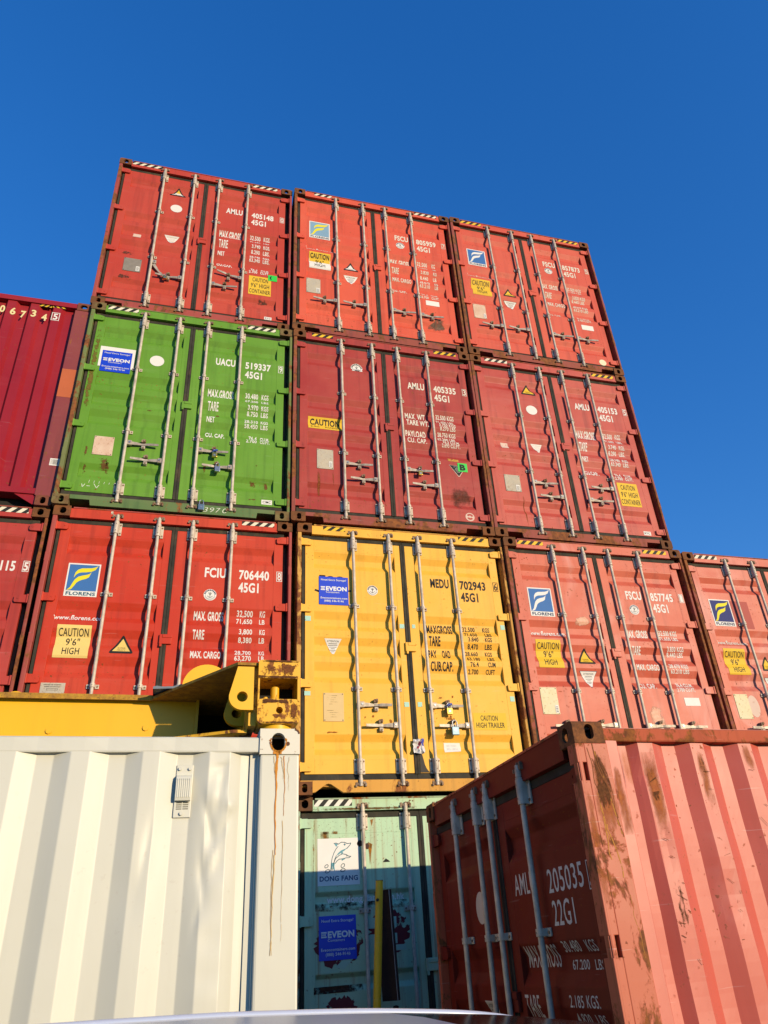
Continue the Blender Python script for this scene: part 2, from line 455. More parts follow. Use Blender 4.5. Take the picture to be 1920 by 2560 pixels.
def handle_mesh(sg, name, bend=0.0, catch=True, hub=True):
    """locking handle: hub at the bar (x=0,z=0), arm pointing towards sg"""
    mb = MB(); y = .012
    if hub:
        mb.bbox(min(0, sg * .062), max(0, sg * .062), .000, .036, -.030, .030, GALVH, .005)
        mb.tube((sg * .040, -.006, .002), (sg * .040, .002, .002), .010, STEEL, n=10)
    R = Matrix.Rotation(bend, 4, 'Y')
    segs = [(.05, .021, .014), (.11, .018, .018), (.165, .0115, .024), (.205, .0115, .020), (.24, .0155, .010), (.345, .0125, -.004)]
    for (xa, ha, ya), (xb, hb, yb) in zip(segs, segs[1:]):
        vs = []
        for x, h, yy in ((xa, ha, ya), (xb, hb, yb)):
            for dz in (-h, h):
                for dy in (-.005, .005): vs.append(R @ Vector((sg * x, yy + dy, dz - (x - .05) * .02)))
        mb.add(vs, [(0, 1, 3, 2), (4, 6, 7, 5), (0, 4, 5, 1), (2, 3, 7, 6), (0, 2, 6, 4), (1, 5, 7, 3)], GALVH)
    if catch:                                           # retainer plate and catch on the door
        cx = sg * .186
        mb.bbox(cx - .020, cx + .020, .036, .0485, -.066, .060, GALVH, .004)
        mb.bbox(cx - .020, cx + .020, .010, .044, -.062, -.022, GALVH, .006)
        mb.tube((cx, .006, -.048), (cx, .012, -.048), .010, GALVR, n=10)
        mb.bbox(cx - .022, cx + .022, .006, .044, .026, .058, GALVR, .008)
        mb.tube((cx + .006, -.002, .046), (cx + .006, .010, .046), .013, GALVR, n=10)
        mb.bbox(cx - .026, cx - .008, .000, .030, .018, .050, GALVR, .005)
    return mb.mesh(name)
def hinge_mesh(sg, mat, name):
    mb = MB()
    pts = [(sg * 1.168, -.040), (sg * 1.168, .040), (sg * 1.108, .040), (sg * 1.062, .028), (sg * 1.055, .018), (sg * 1.055, -.026), (sg * 1.066, -.040)]
    if sg < 0: pts = pts[::-1]
    mb.prism(pts, .024, .0475, mat)
    mb.tube((sg * 1.086, .0245, .002), (sg * 1.086, .0215, .002), .009, mat, n=10)
    mb.tube((sg * 1.172, .03, -.045), (sg * 1.172, .03, .045), .015, mat, n=10)
    return mb.mesh(name)

def door_mesh(side, H, prof, mat, name, zt, zb, seam_t, seam_b):
    """one door leaf (side -1 left, +1 right): stiles, rails and the folded sheet"""
    mb = MB()
    if side < 0: xo, xs, pi_, xi = -1.125, -PX1, -PX0, -.048
    else: xo, xs, pi_, xi = 1.125, PX1, PX0, .012
    lo = min; hi = max
    yf = YD - .0012
    mb.bbox(lo(xo, xs), hi(xo, xs), yf, .098, zb, zt, mat, .003)
    mb.bbox(lo(pi_, xi), hi(pi_, xi), yf, .098, zb, zt, mat, .003)
    a, b = sorted((xs, pi_))
    mb.bbox(a, b, YD - .0008, .098, seam_t, zt, mat, .0025)
    mb.bbox(a, b, YD - .0008, .098, zb, seam_b, mat, .0025)
    pts = [(z, y) for z, y in prof if seam_b < z < seam_t]
    pts = [(seam_t, YD)] + pts + [(seam_b, YD)]
    # rounded folds
    fine = []
    for i, (z, y) in enumerate(pts):
        if 0 < i < len(pts) - 1:
            (z0, y0), (z1, y1) = pts[i - 1], pts[i + 1]
            for t in (.12, .0):
                pass
            d0 = math.hypot(z - z0, y - y0); d1 = math.hypot(z1 - z, y1 - y); q = .007
            fine.append((z + (z0 - z) / d0 * q, y + (y0 - y) / d0 * q))
            fine.append((z, y + (((y0 - y) / d0 + (y1 - y) / d1) * q * .28)))
            fine.append((z + (z1 - z) / d1 * q, y + (y1 - y) / d1 * q))
        else: fine.append((z, y))
    n = len(fine); vs = [(a, y, z) for z, y in fine] + [(b, y, z) for z, y in fine]
    mb.add(vs, [(i, i + 1, n + i + 1, n + i) for i in range(n - 1)], mat, False)
    return mb.mesh(name)
def gasket_mesh(side, H, zt, zb, gt, gb, name):
    mb = MB()
    x0, x1 = (1.127, 1.160)
    if side < 0: x0, x1 = -x1, -x0
    yg = .058 if side < 0 else .100
    mb.bbox(x0, x1, yg, yg + .022, zb - .02, zt + .02, RUBBER, .006)
    a, b = (-1.160, -.020) if side < 0 else (-.020, 1.135)
    mb.bbox(a, b, .052, .075, zt + .002, gt, RUBBER, .007)
    mb.bbox(a, b, .052, .075, gb, zb - .002, RUBBER, .007)
    if side > 0:
        mb.bbox(-.046, -.018, .040, .07, zb - .01, zt + .01, RUBBER, .006)
        mb.bbox(-.017, .011, .0415, .07, zb - .01, zt + .01, RUBBER, .006)
    else: mb.box(-.047, -.040, .062, .075, zb, zt, RUBBER)
    return mb.mesh(name)

def stripes(x0, x1, z0, z1, light, n, lean=1, y=.0115, dark=None):
    """hazard tape with slanted stripes, on the header"""
    d = Decal(flat=y + .0005); dark = dark or HAZB
    d.rect(x0, x1, z0, z1, light, 0)
    w = (x1 - x0) / n; h = z1 - z0
    for i in range(int(n) + 3):
        xa = x0 + (i - .6) * w
        quad = [(xa, z0), (xa + w * .5, z0), (xa + w * .5 + lean * h * 1.0, z1), (xa + lean * h * 1.0, z1)]
        # clip to tape in x
        def clip(poly, xc, keep_less):
            out = []
            for (xa_, za_), (xb_, zb_) in zip(poly, poly[1:] + poly[:1]):
                ia = (xa_ <= xc) == keep_less; ib = (xb_ <= xc) == keep_less
                if ia: out.append((xa_, za_))
                if ia != ib:
                    t = (xc - xa_) / (xb_ - xa_); out.append((xc, za_ + (zb_ - za_) * t))
            return out
        q = clip(quad, x1, True); q = clip(q, x0, False) if len(q) > 2 else q
        if len(q) > 2: d.poly(q, dark, 1)
    return d

SHARE = {}
def share(key, fn):
    if key not in SHARE: SHARE[key] = fn()
    return SHARE[key]
def container(loc, mat, frame, label, group, rz=0.0, H=2.896, L=12.19, prof=HC, kind='notch', hinge_mat=None, handles='std', bars=BAR_X,
              guides=(1.932, 1.015), seam=(2.579, .322), zt=2.713, zb=.192, gt=2.764, gb=.131, cast=None, sill_mat=None, body=None, near_side=None, detail=True):
    root = empty('shipping_container', loc, rz)
    tag(root, label, 'container', group)
    k = mat.name; fk = frame.name; hinge_mat = hinge_mat or mat; cast = cast or CAST; sill_mat = sill_mat or frame; body = body or mat
    # ---- shell
    def shell():
        mb = MB()
        ln = corr_line(.20, L - .16)
        for sg in ((-1, 1) if near_side is None else (-1,)): side_sheet(mb, ln, sg * 1.205, sg, .16, H - .07, body)
        for sg in (-1, 1):
            if sg < 0 or near_side is None:
                a, b = sorted((sg * 1.215, sg * 1.155)); mb.box(a, b, .18, L - .18, H - .085, H - .006, body)
                a, b = sorted((sg * 1.215, sg * 1.17)); mb.box(a, b, .18, L - .18, .012, .165, body)
            a, b = sorted((sg * 1.215, sg * 1.06)); mb.box(a, b, L - .17, L - .002, 0, H, body)
        mb.box(-1.15, 1.15, .19, L - .19, H - .034, H - .02, body)
        mb.box(-1.15, 1.15, .19, L - .19, .13, .16, DARKIN)
        mb.box(-1.06, 1.06, L - .09, L - .05, .02, H - .02, body)
        mb.box(-1.165, 1.165, .115, .125, .10, H - .05, DARKIN)
        return mb.mesh('container_body')
    link('container_body', share(('body', k, H, L, near_side is None), shell), root)
    # ---- castings
    for sx in (-1, 1):
        for top in (0, 1):
            me = casting(sx, top, cast, hw=.063 if top else .050, hh=.076 if top else .080)
            link('corner_casting', me, root, (sx * HW, 0, H - .118 if top else 0))
    # ---- posts
    for sg in (-1, 1):
        def post(sg=sg):
            mb = MB()
            a, b = sorted((sg * 1.2155, sg * (1.172 if sg < 0 else 1.184))); mb.bbox(a, b, .004, .17 if near_side is None or sg < 0 else .03, .118, H - .118, frame, .008)
            a, b = sorted((sg * 1.184, sg * 1.10)); mb.box(a, b, .155, .170, .10, H - .10, frame)
            for zc in ((2.30, 1.45, .66) if H > 2.7 else (1.9, 1.1, .5)):
                a, b = sorted((sg * 1.2165, sg * (1.170 if sg < 0 else 1.182))); mb.bbox(a, b, .003, .06, zc - .05, zc + .05, frame, .004)
            return mb.mesh('corner_post')
        link('corner_post', share(('post', fk, H, sg, near_side is None), post), root)
    # ---- header and sill
    def header():
        mb = MB()
        xh = 1.0555
        mb.prism([(-xh, gt + .002), (xh, gt + .002), (xh, H - .022), (xh * .6, H - .014), (0, H - .012), (-xh * .55, H - .015), (-xh, H - .024)], .012, .16, mat)
        mb.bbox(-1.168, 1.168, .10, .16, gt - .03, H - .119, mat, .004)
        mb.bbox(-xh + .02, xh - .02, .006, .0125, H - .022, H - .008, frame, .002)
        return mb.mesh('door_header')
    hd = link('door_header', share(('hdr', k, fk, H, gt), header), root)
    def sill():
        mb = MB(); x = 1.0555; t = gb - .004
        if kind == 'notch':
            p = [(-x, t), (-x, .078), (-.862, .078), (-.850, .012), (.850, .012), (.862, .078), (x, .078), (x, t)]
        elif kind == 'tri':
            p = [(-x, t), (-x, .020), (-1.03, .024), (-.93, .092), (-.905, .099), (-.88, .092), (-.765, .018), (.765, .014), (.88, .092), (.905, .099), (.93, .092), (1.03, .024), (x, .020), (x, t)]
        else:
            p = [(-x, t), (-x, .012), (x, .012), (x, t)]
        bm = bmesh.new(); f = bm.faces.new([bm.verts.new((a, .012, b)) for a, b in p])
        r = bmesh.ops.extrude_face_region(bm, geom=[f]); 
        for v in [g for g in r['geom'] if isinstance(g, bmesh.types.BMVert)]: v.co.y = .05
        bmesh.ops.recalc_face_normals(bm, faces=bm.faces); mb.addbm(bm, sill_mat); bm.free()
        mb.bbox(-1.165, 1.165, .05, .165, t - .05, t + .01, sill_mat, .004)
        return mb.mesh('door_sill')
    link('door_sill', share(('sill', k, sill_mat.name, kind, gb), sill), root)
    if near_side is not None: near_side(root, H, body, frame)
    # ---- doors
    out = {'root': root, 'header': hd}
    for side in (-1, 1):
        d = link('door', share(('door', k, side, H, id(prof)), lambda: door_mesh(side, H, prof, mat, 'door', zt, zb, *seam)), root)
        out['L' if side < 0 else 'R'] = d
        link('door_gasket', share(('gask', side, H, zt, zb), lambda: gasket_mesh(side, H, zt, zb, gt, gb, 'door_gasket')), d)
        for bx in (bars[:2] if side < 0 else bars[2:]):
            link('locking_bar', share(('bar', H, guides), lambda: bar_mesh(H - .07, .07, guides, H, 'locking_bar')), d, (bx, 0, 0))
        hm = share(('hinge', hinge_mat.name, side), lambda: hinge_mesh(side, hinge_mat, 'hinge'))
        for zh in ((2.672, 1.878, 1.065, .254) if H > 2.7 else (2.30, 1.56, .85, .25)): link('hinge', hm, d, (0, 0, zh))
    def lockp():
        mb = MB(); mb.bbox(-.058, .058, .024, .048, -.055, .045, hinge_mat, .006); mb.bbox(-.030, .060, .018, .026, .008, .042, hinge_mat, .004)
        mb.bbox(-.052, -.030, .016, .028, -.085, -.055, hinge_mat, .003)
        return mb.mesh('overlap_plate')
    link('overlap_plate', share(('lockp', hinge_mat.name), lockp), out['R'], (.0, 0, 1.49 if H > 2.7 else 1.30))
    HS = {'std': ((0, 1, .852, 0), (1, -1, .648, 0), (2, 1, .85, 0), (3, -1, .648, 0)),
          'c2': ((0, 1, .842, 0), (1, -1, .648, 0), (3, -1, .852, 0), (2, 1, .650, 0)),
          'fs': ((0, -1, .645, 0), (1, -1, .652, 0), (2, 1, .645, 0), (3, 1, .640, 0)),
          'a3': ((1, -1, .680, 0), (2, 1, .668, 0)), 'none': ()}[handles]
    for bi, sg, z, bend in HS:
        me = share(('handle', sg), lambda: handle_mesh(sg, 'door_handle'))
        link('door_handle', me, out['L' if bi < 2 else 'R'], (bars[bi], 0, z))
    if handles == 'a3':     # bent and hanging handles
        link('door_handle', share('hb1', lambda: handle_mesh(1, 'door_handle', .95, False)), out['L'], (bars[0], 0, .90), )
        link('door_handle', share('hb2', lambda: handle_mesh(-1, 'door_handle', .22, True)), out['R'], (bars[3], 0, .852))
    return out

def seal_mark(d, cx, cz, r, ring=None):
    d.disc(cx, cz, r, r, STK_W, 1)
    for i in range(9):
        a = PI * .08 + i * PI * .84 / 8; d.arc(cx, cz, r * .74, r * .93, a - .12, a + .12, ring or LNAVY, 2, 2)
    d.arc(cx, cz, r * .70, r * .73, 0, 2 * PI, ring or LNAVY, 2, 24)
    d.stroke([(cx, cz + r * .30), (cx, cz - r * .42)], r * .07, STK_B, 2); d.arc(cx, cz - r * .08, r * .34, r * .42, PI * 1.08, PI * 1.92, STK_B, 2, 8)
    d.arc(cx, cz + r * .38, r * .07, r * .12, 0, 2 * PI, STK_B, 2, 8); d.stroke([(cx - r * .2, cz + r * .16), (cx + r * .2, cz + r * .16)], r * .06, STK_B, 2)
    d.stroke([(cx - r * .30, cz + r * .40), (cx, cz - r * .05), (cx + r * .30, cz + r * .40)], r * .05, STK_B, 2)
    d.arc(cx, cz, r * .80, r * .84, PI * 1.1, PI * 1.9, ring or LNAVY, 2, 10)
def super_heavy(d, cx, z0, w=.225, h=.20, mat=None):
    mat = mat or STK_Y2
    def tri(k): return [(cx - w / 2 + k * 1.6, z0 + k), (cx + w / 2 - k * 1.6, z0 + k), (cx + .004, z0 + h - k * 1.9)]
    def rnd(p, r):
        o = []
        for i in range(3):
            a, b, c = Vector(p[i - 1]), Vector(p[i]), Vector(p[(i + 1) % 3])
            o += [tuple(b + (a - b).normalized() * r), tuple(b + ((a - b).normalized() + (c - b).normalized()) * r * .28), tuple(b + (c - b).normalized() * r)]
        return o
    d.poly(rnd(tri(0), .02), STK_B, 1); d.poly(tri(.021), mat, 2)
    d.text('SUPER', cx - .036, cx + .036, z0 + .052, .014, STK_B, 3, .006); d.text('HEAVY', cx - .038, cx + .038, z0 + .028, .014, STK_B, 3, .006)
def attention(d, cx, zt, w=.205, h=.175, mat=None, ink=None, rim=None):
    mat = mat or STK_W; ink = ink or STK_B
    if rim: d.poly([(cx - w / 2 - .008, zt + .005), (cx + w / 2 + .008, zt + .005), (cx, zt - h - .016)], rim, 0)
    d.poly([(cx - w / 2, zt), (cx + w / 2, zt), (cx + .01, zt - h), (cx - .01, zt - h)], mat, 1)
    d.text('ATTENTION', cx - .062, cx + .062, zt - .034, .017, ink, 2, .004)
    for i, ww in enumerate((.045, .050, .040, .022, .030, .018)): d.rect(cx - ww, cx + ww, zt - .052 - i * .017, zt - .047 - i * .017, ink, 2)
def caution_hi(d, x0, x1, z0, z1, mat, lines):
    d.rect(x0, x1, z0, z1, mat, 1)
    for t, fx0, fx1, fz, fh in lines: d.text(t, x0 + (x1 - x0) * fx0, x0 + (x1 - x0) * fx1, z0 + (z1 - z0) * fz, (z1 - z0) * fh, STK_B, 2, .010)
LINES96 = (("CAUTION", .06, .93, .68, .21), ("9'6\"", .30, .70, .40, .21), ("HIGH", .25, .74, .10, .20))
LINES96C = (("CAUTION", .16, .86, .70, .21), ("9'6\" HIGH", .10, .92, .39, .21), ("CONTAINER", .04, .97, .08, .21))
def flag_logo(d, x0, x1, z0, z1, bg, sw, txt, name='FLORENS'):
    """square panel: white rim, blue field with a two-stroke wing, name below"""
    w = x1 - x0; h = z1 - z0
    d.rect(x0, x1, z0, z1, STK_W, 1); bx0, bx1, bz0, bz1 = x0 + w * .045, x1 - w * .045, z0 + h * .165, z1 - h * .04
    d.rect(bx0, bx1, bz0, bz1, bg, 2)
    def P(l): return [(bx0 + a * (bx1 - bx0), bz0 + b * (bz1 - bz0)) for a, b in l]
    def band(up, lo):
        n = len(up)
        for i in range(n - 1): d.poly(P([lo[i], lo[i + 1], up[i + 1], up[i]]), sw, 3)
    band([(.20, .55), (.23, .70), (.30, .80), (.42, .86), (.58, .87), (.75, .885), (.88, .925), (.965, .985)],
         [(.20, .49), (.25, .60), (.32, .665), (.42, .70), (.58, .715), (.75, .745), (.88, .82), (.965, .985)])
    band([(.03, .02), (.12, .12), (.18, .28), (.24, .42), (.34, .53), (.48, .585), (.62, .62), (.70, .655), (.765, .735)],
         [(.01, .00), (.17, .05), (.26, .20), (.31, .30), (.38, .365), (.48, .42), (.60, .46), (.70, .53), (.765, .735)])
    d.text(name, x0 + w * .06, x1 - w * .05, z0 + h * .035, h * .095, txt, 2, .035)
def number_block(c, owner, num, chk, mat, dz=0.0, dx=0.0, size='45G1', ow=(.287, .517)):
    d = Decal(); z = 2.182 + dz
    d.text(owner, ow[0] + dx, ow[1] + dx, z, .102, mat); d.text(num, .645 + dx, .958 + dx, z - .003, .098, mat); d.text(size, .645 + dx, .853 + dx, z - .153, .102, mat)
    d.frame(1.050 + dx * .4, 1.110 + dx * .4, z - .012, z + .105, .006, mat); d.text(chk, 1.062 + dx * .4, 1.100 + dx * .4, z + .003, .088, mat, 0, .014)
    d.build('number_lettering', c['R'])
def weight_block(c, rows, mat):
    d = Decal()
    for t, x0, x1, z, h in rows: d.text(t, x0, x1, z, h, mat, 0, .030 if h > .07 else .022)
    d.build('weight_lettering', c['R'])
def plate(c, x0, x1, z0, z1, mat, tagx=None, lines=False, rivets=True):
    mb = MB(); mb.bbox(x0, x1, YD - .006, YD - .0012, z0, z1, mat, .0015)
    for x in (x0 + .012, x1 - .012):
        for z in (z0 + .012, z1 - .012):
            if rivets: mb.tube((x, YD - .0058, z), (x, YD - .0085, z), .005, RUBBER, n=8)
    o = mb.build('data_plate', c['L'])
    d = Decal(flat=YD - .0062)
    if lines:
        n = 11
        for i in range(n):
            z = z1 - .03 - i * (z1 - z0 - .05) / n; a = x0 + .018 + random.random() * .03; b = x1 - .02 - random.random() * .06
            if random.random() < .8: d.rect(a, b, z, z + .0045, lines, 0)
    if tagx:
        a, b, e, f = tagx; d.rect(a, b, e, f, STK_W, 1)
        for i in range(4): d.rect(a + .006, b - .006, e + .012 + i * (f - e - .02) / 4, e + .018 + i * (f - e - .02) / 4, STK_B, 2)
    if d.items: d.build('plate_print', c['L'])
def tapes(c, L, R, matL, matR, H=2.896):
    for t, m in ((L, matL), (R, matR)):
        if t: stripes(t[0], t[1], t[2], t[3], m, t[4], t[5] if len(t) > 5 else 1).build('hazard_stripe', c['header'])
def small_sign(c, text, x0, x1, z0, z1, mat=None, ink=None, door='R'):
    d = Decal(); d.rect(x0, x1, z0, z1, mat or STK_W, 1)
    if text: d.text(text, x0 + (x1 - x0) * .12, x1 - (x1 - x0) * .12, z0 + (z1 - z0) * .25, (z1 - z0) * .5, ink or STK_B, 2, .01)
    d.build('maker_sticker', c[door])
# ------------------------------------------------------------------ the stacked wall
GW = 'containers of the stacked wall'
CX = {'A': -1.245, 'B': 1.245, 'C': 3.735, 'D': -3.735, 'E': 6.225}
OFF = {'A3': (-.0226, .0154), 'B3': (-.0502, -.0446), 'C3': (-.0946, -.0661), 'A2': (.0115, -.0145), 'B2': (-.0312, -.0433), 'C2': (-.0885, -.0527),
       'A1': (.0452, .0142), 'B1': (.0467, -.0061), 'C1': (.0017, -.0439), 'D2': (.0584, .0491), 'D1': (.0529, .0888), 'E1': (.0025, -.0126),
       'B0': (.0681, .1162), 'A0': (.04, .10), 'C0': (.0, .08), 'D0': (.05, .12), 'E0': (.0, .09)}
HCH = 2.896
def loc(n): return (CX[n[0]] + OFF[n][0], OFF[n][1], int(n[1]) * HCH)

def red(name, c, **kw): return paint(name, c, **kw)
M_A3 = red('brick red paint', (0.48, 0.048, 0.024), faded=(0.55, 0.085, 0.05), fade=0.6, grime=0.55, seed=1, rough=.58, spec=.35, dent=1.1)
M_B3 = red('salmon red paint', (0.64, 0.082, 0.036), faded=(0.72, 0.13, 0.065), fade=0.65, grime=0.5, seed=2, rough=.56, rust=.2, spec=.35, dent=1.1)
M_C3 = red('coral red paint', (0.6, 0.08, 0.038), faded=(0.66, 0.125, 0.07), fade=0.65, grime=0.5, seed=3, rough=.54, rust=.18, spec=.4, dent=1.1)
M_B2 = red('wine red paint', (0.35, 0.03, 0.02), faded=(0.46, 0.066, 0.045), fade=0.75, grime=0.6, seed=4, rough=.52, rust=.2, dent=1.3, spec=.4)
M_C2 = red('dusty red paint', (0.46, 0.054, 0.033), faded=(0.57, 0.12, 0.08), fade=0.75, grime=0.6, seed=5, rough=.52, rust=.2, dent=1.3, spec=.45)
M_A1 = red('bright red paint', (0.53, 0.036, 0.012), faded=(0.6, 0.075, 0.035), fade=0.7, grime=0.55, seed=6, rough=.58, rust=.12, spec=.3, dent=1.1)
M_C1 = red('faded pink red paint', (0.52, 0.075, 0.032), faded=(0.64, 0.15, 0.08), fade=0.75, grime=0.5, seed=7, rough=.50, rust=.15, chalk=.45, dent=1.1)
M_E1 = red('pale red paint', (0.54, 0.09, 0.042), faded=(0.65, 0.17, 0.1), fade=0.75, grime=0.5, seed=8, rough=.50, rust=.15, chalk=.45, dent=1.1)
M_D1 = red('deep red paint', (0.4, 0.034, 0.022), fade=0.6, grime=0.5, seed=9, rough=.58, spec=.35, dent=1.1)
M_D2 = red('crimson paint', (0.29, 0.008, 0.016), faded=(0.38, 0.024, 0.028), fade=.5, grime=.25, seed=10, rough=.50, rust=.06, spec=.35)
M_A2 = paint('green paint', (0.115, 0.28, 0.018), faded=(0.17, 0.37, 0.045), fade=0.65, grime=0.6, seed=11, rough=.55, rust=.2, streak=.0, spec=.3, dent=1.1)
M_B1 = paint('yellow ochre paint', (0.86, 0.44, 0.036), faded=(0.88, 0.51, 0.07), fade=0.55, grime=0.4, seed=12, rough=.55, rust=.12, specks=.7, spec=.4, dent=1.1)
M_B0 = paint('mint green paint', (.38, .60, .40), faded=(.52, .66, .40), fade=.6, grime=.3, seed=13, rough=.5, rust=.22, streak=.55, specks=1, spec=.4)
F_RED = paint('rusty red frame paint', (.27, .045, .030), faded=(.34, .09, .05), fade=.6, grime=.6, seed=14, rust=.75, rough=.7)
F_A3 = paint('rusty brick frame paint', (.34, .05, .034), fade=.5, grime=.6, seed=15, rust=.62, rough=.65)
F_GRN = paint('rusty green frame paint', (.13, .20, .045), faded=(.20, .19, .07), fade=.7, grime=.6, seed=16, rust=.66, rough=.7)
F_YEL = paint('rusty yellow frame paint', (.62, .33, .055), faded=(.50, .24, .06), fade=.6, grime=.6, seed=17, rust=.66, rough=.7)
F_MNT = paint('rusty mint frame paint', (.30, .40, .28), fade=.6, grime=.6, seed=18, rust=.7, rough=.7)
F_CRM = paint('worn crimson frame paint', (.23, .035, .036), faded=(.30, .07, .055), fade=.6, grime=.5, seed=19, rust=.35, rough=.62)
S_YEL = paint('rusty yellow sill paint', (.66, .32, .035), faded=(.60, .28, .05), fade=.5, grime=.6, seed=20, rust=.55, rough=.65)
S_GRN = paint('mossy green sill paint', (.07, .17, .04), faded=(.17, .19, .07), fade=.8, grime=.7, seed=21, rust=.4, rough=.7)
G_BRIGHT = paint('bright green hinge paint', (.018, .34, .07), fade=.5, grime=.4, seed=22, rust=.1)

R = {}
# --- top row
c = R['A3'] = container(loc('A3'), M_A3, F_A3, 'red container with a green letter C tag, top left of the stacked wall', GW, handles='a3')
number_block(c, 'AMLU', '405148', '0', WHITE_L)
WA = [('MAX.GROSS', .222, .520, 1.684, .125), ('TARE', .225, .348, 1.486, .113), ('NET', .223, .315, 1.288, .080), ('CU.CAP.', .219, .424, 1.072, .074),
      ('32.500', .644, .789, 1.741, .068), ('KGS.', .833, .925, 1.747, .068), ('71.650', .646, .787, 1.655, .054), ('LBS.', .833, .924, 1.655, .054),
      ('3.740', .673, .790, 1.550, .058), ('KGS.', .833, .924, 1.550, .058), ('8.290', .671, .788, 1.459, .062), ('LBS.', .833, .924, 1.459, .062),
      ('28.740', .650, .792, 1.338, .052), ('KGS.', .833, .924, 1.338, .052), ('63.340', .649, .794, 1.268, .052), ('LBS.', .833, .924, 1.268, .052),
      ('76.4', .677, .768, 1.097, .056), ('CU.M.', .812, .924, 1.097, .056), ('2.700', .653, .766, 1.034, .046), ('CU.FT.', .806, .924, 1.034, .046)]
weight_block(c, WA, WHITE_L)
d = Decal(); caution_hi(d, .660, .958, .628, .980, STK_Y, LINES96C); d.build('caution_sticker', c['R'])
d = Decal(); d.rect(.914, 1.036, .930, 1.042, GREENTAG, 4); d.text('C', .935, 1.010, .950, .075, STK_B, 5, .03); d.build('letter_tag', c['R'])
d = Decal(); super_heavy(d, -.390, 2.343, .235, .205, STK_W); d.poly([(-.42, 2.445), (-.355, 2.445), (-.386, 2.515)], STK_Y, 3); attention(d, -.394, 1.525, .195, .165, STK_W, STK_P); d.build('warning_sticker', c['L'])
d = Decal(); d.disc(-.385, 2.075, .078, .078, WHITE_L, 1); d.build('round_mark', c['L'])
d = Decal(); d.rect(-.882, -.784, 1.362, 1.46, STK_P, 1); d.build('faded_sticker', c['L'])
plate(c, -.932, -.718, .700, .938, PLATEG, (-.775, -.730, .715, .800))
DIRT = bloom('brown scuff mark', (.14, .06, .04), .42, .10, 16)
d = Decal(); d.rect(-1.03, -.765, .985, 1.075, DIRT, 0); d.rect(-1.03, -.770, .535, .655, DIRT, 0); d.build('scuff_mark', c['L'])
d = Decal(); d.rect(.72, .97, .46, .57, DIRT, 0); d.build('scuff_mark', c['R'])
small_sign(c, 'RYC', .884, .980, .195, .245)
tapes(c, (-1.045, -.630, 2.815, 2.872, 4.2), (.640, .996, 2.815, 2.868, 3.6), HAZW, HAZW)

def florens(c, bg, sw, txt, wcol=WHITE_L, cz=0.0, cm=STK_Y, tri=True, heavy=STK_Y2, www=True, att=True, rim=None):
    d = Decal(); flag_logo(d, -.990, -.688, 1.903, 2.262, bg, sw, txt); d.build('logo_panel', c['L'])
    d = Decal(); d.text('www.florens.com', -1.040, -.590, 1.662 + cz, .056, wcol, 0, .022); d.build('web_address', c['L'])
    d = Decal(); caution_hi(d, -.990, -.684, 1.278 + cz, 1.606 + cz, cm, LINES96); d.build('caution_sticker', c['L'])
    d = Decal()
    super_heavy(d, -.393, 1.333 + cz, .228, .200, heavy)
    if att: attention(d, -.395, 1.248 + cz, .205, .180, STK_W, STK_B, rim)
    d.build('warning_sticker', c['L'])
c = R['B3'] = container(loc('B3'), M_B3, F_RED, 'salmon red container in the middle of the top row of the stacked wall', GW, handles='fs', guides=(1.93, 1.03))
number_block(c, 'FSCU', '805959', '7', CREAM_L, ow=(.306, .517))
WF = [('MAX. GROSS', .214, .503, 1.674, .100), ('TARE', .224, .332, 1.483, .085), ('MAX. CARGO', .220, .504, 1.284, .070), ('CU. CAP.', .207, .420, 1.062, .062),
      ('32.500', .632, .791, 1.732, .070), ('KG', .863, .914, 1.734, .070), ('71.650', .626, .781, 1.644, .052), ('LB', .863, .914, 1.644, .052),
      ('3.830', .669, .792, 1.544, .054), ('KG', .863, .914, 1.544, .054), ('8.440', .662, .785, 1.446, .064), ('LB', .863, .914, 1.446, .064),
      ('28.670', .632, .789, 1.326, .050), ('KG', .863, .914, 1.326, .050), ('63.210', .632, .789, 1.257, .050), ('LB', .863, .914, 1.257, .050),
      ('76.4', .645, .745, 1.085, .056), ('CU.M.', .790, .900, 1.085, .056), ('2.700', .640, .745, 1.020, .044), ('CU.FT.', .790, .905, 1.020, .044)]
weight_block(c, WF, CREAM_L)
d = Decal(); seal_mark(d, .384, 2.072, .066); d.build('inspection_seal', c['R'])
florens(c, LBLUE2, LYEL, LNAVY, CREAM_L, cm=STK_W, heavy=STK_W)
d = Decal(); d.rect(-.990, -.684, 1.50, 1.606, STK_Y, 2); d.rect(-.985, -.690, 1.44, 1.50, STK_Y, 2); d.text('CAUTION', -.972, -.704, 1.512, .064, STK_B, 3, .010); d.build('caution_sticker', c['L'])
plate(c, -1.030, -.836, .768, 1.048, PLATE, (-.895, -.845, .785, .872))
small_sign(c, '', .696, .898, .890, .985, STK_W)
GRIME = bloom('grey brown grime', (.22, .14, .10), .36, .16, 9)
d = Decal(); d.poly([(.66, .40), (1.0, .42), (1.02, .62), (.86, .70), (.78, .56), (.70, .50)], GRIME, 0); d.build('grime_patch', c['R'])
tapes(c, (-.920, -.655, 2.820, 2.870, 2.7), (.648, 1.010, 2.815, 2.868, 3.7), HAZW, HAZW)

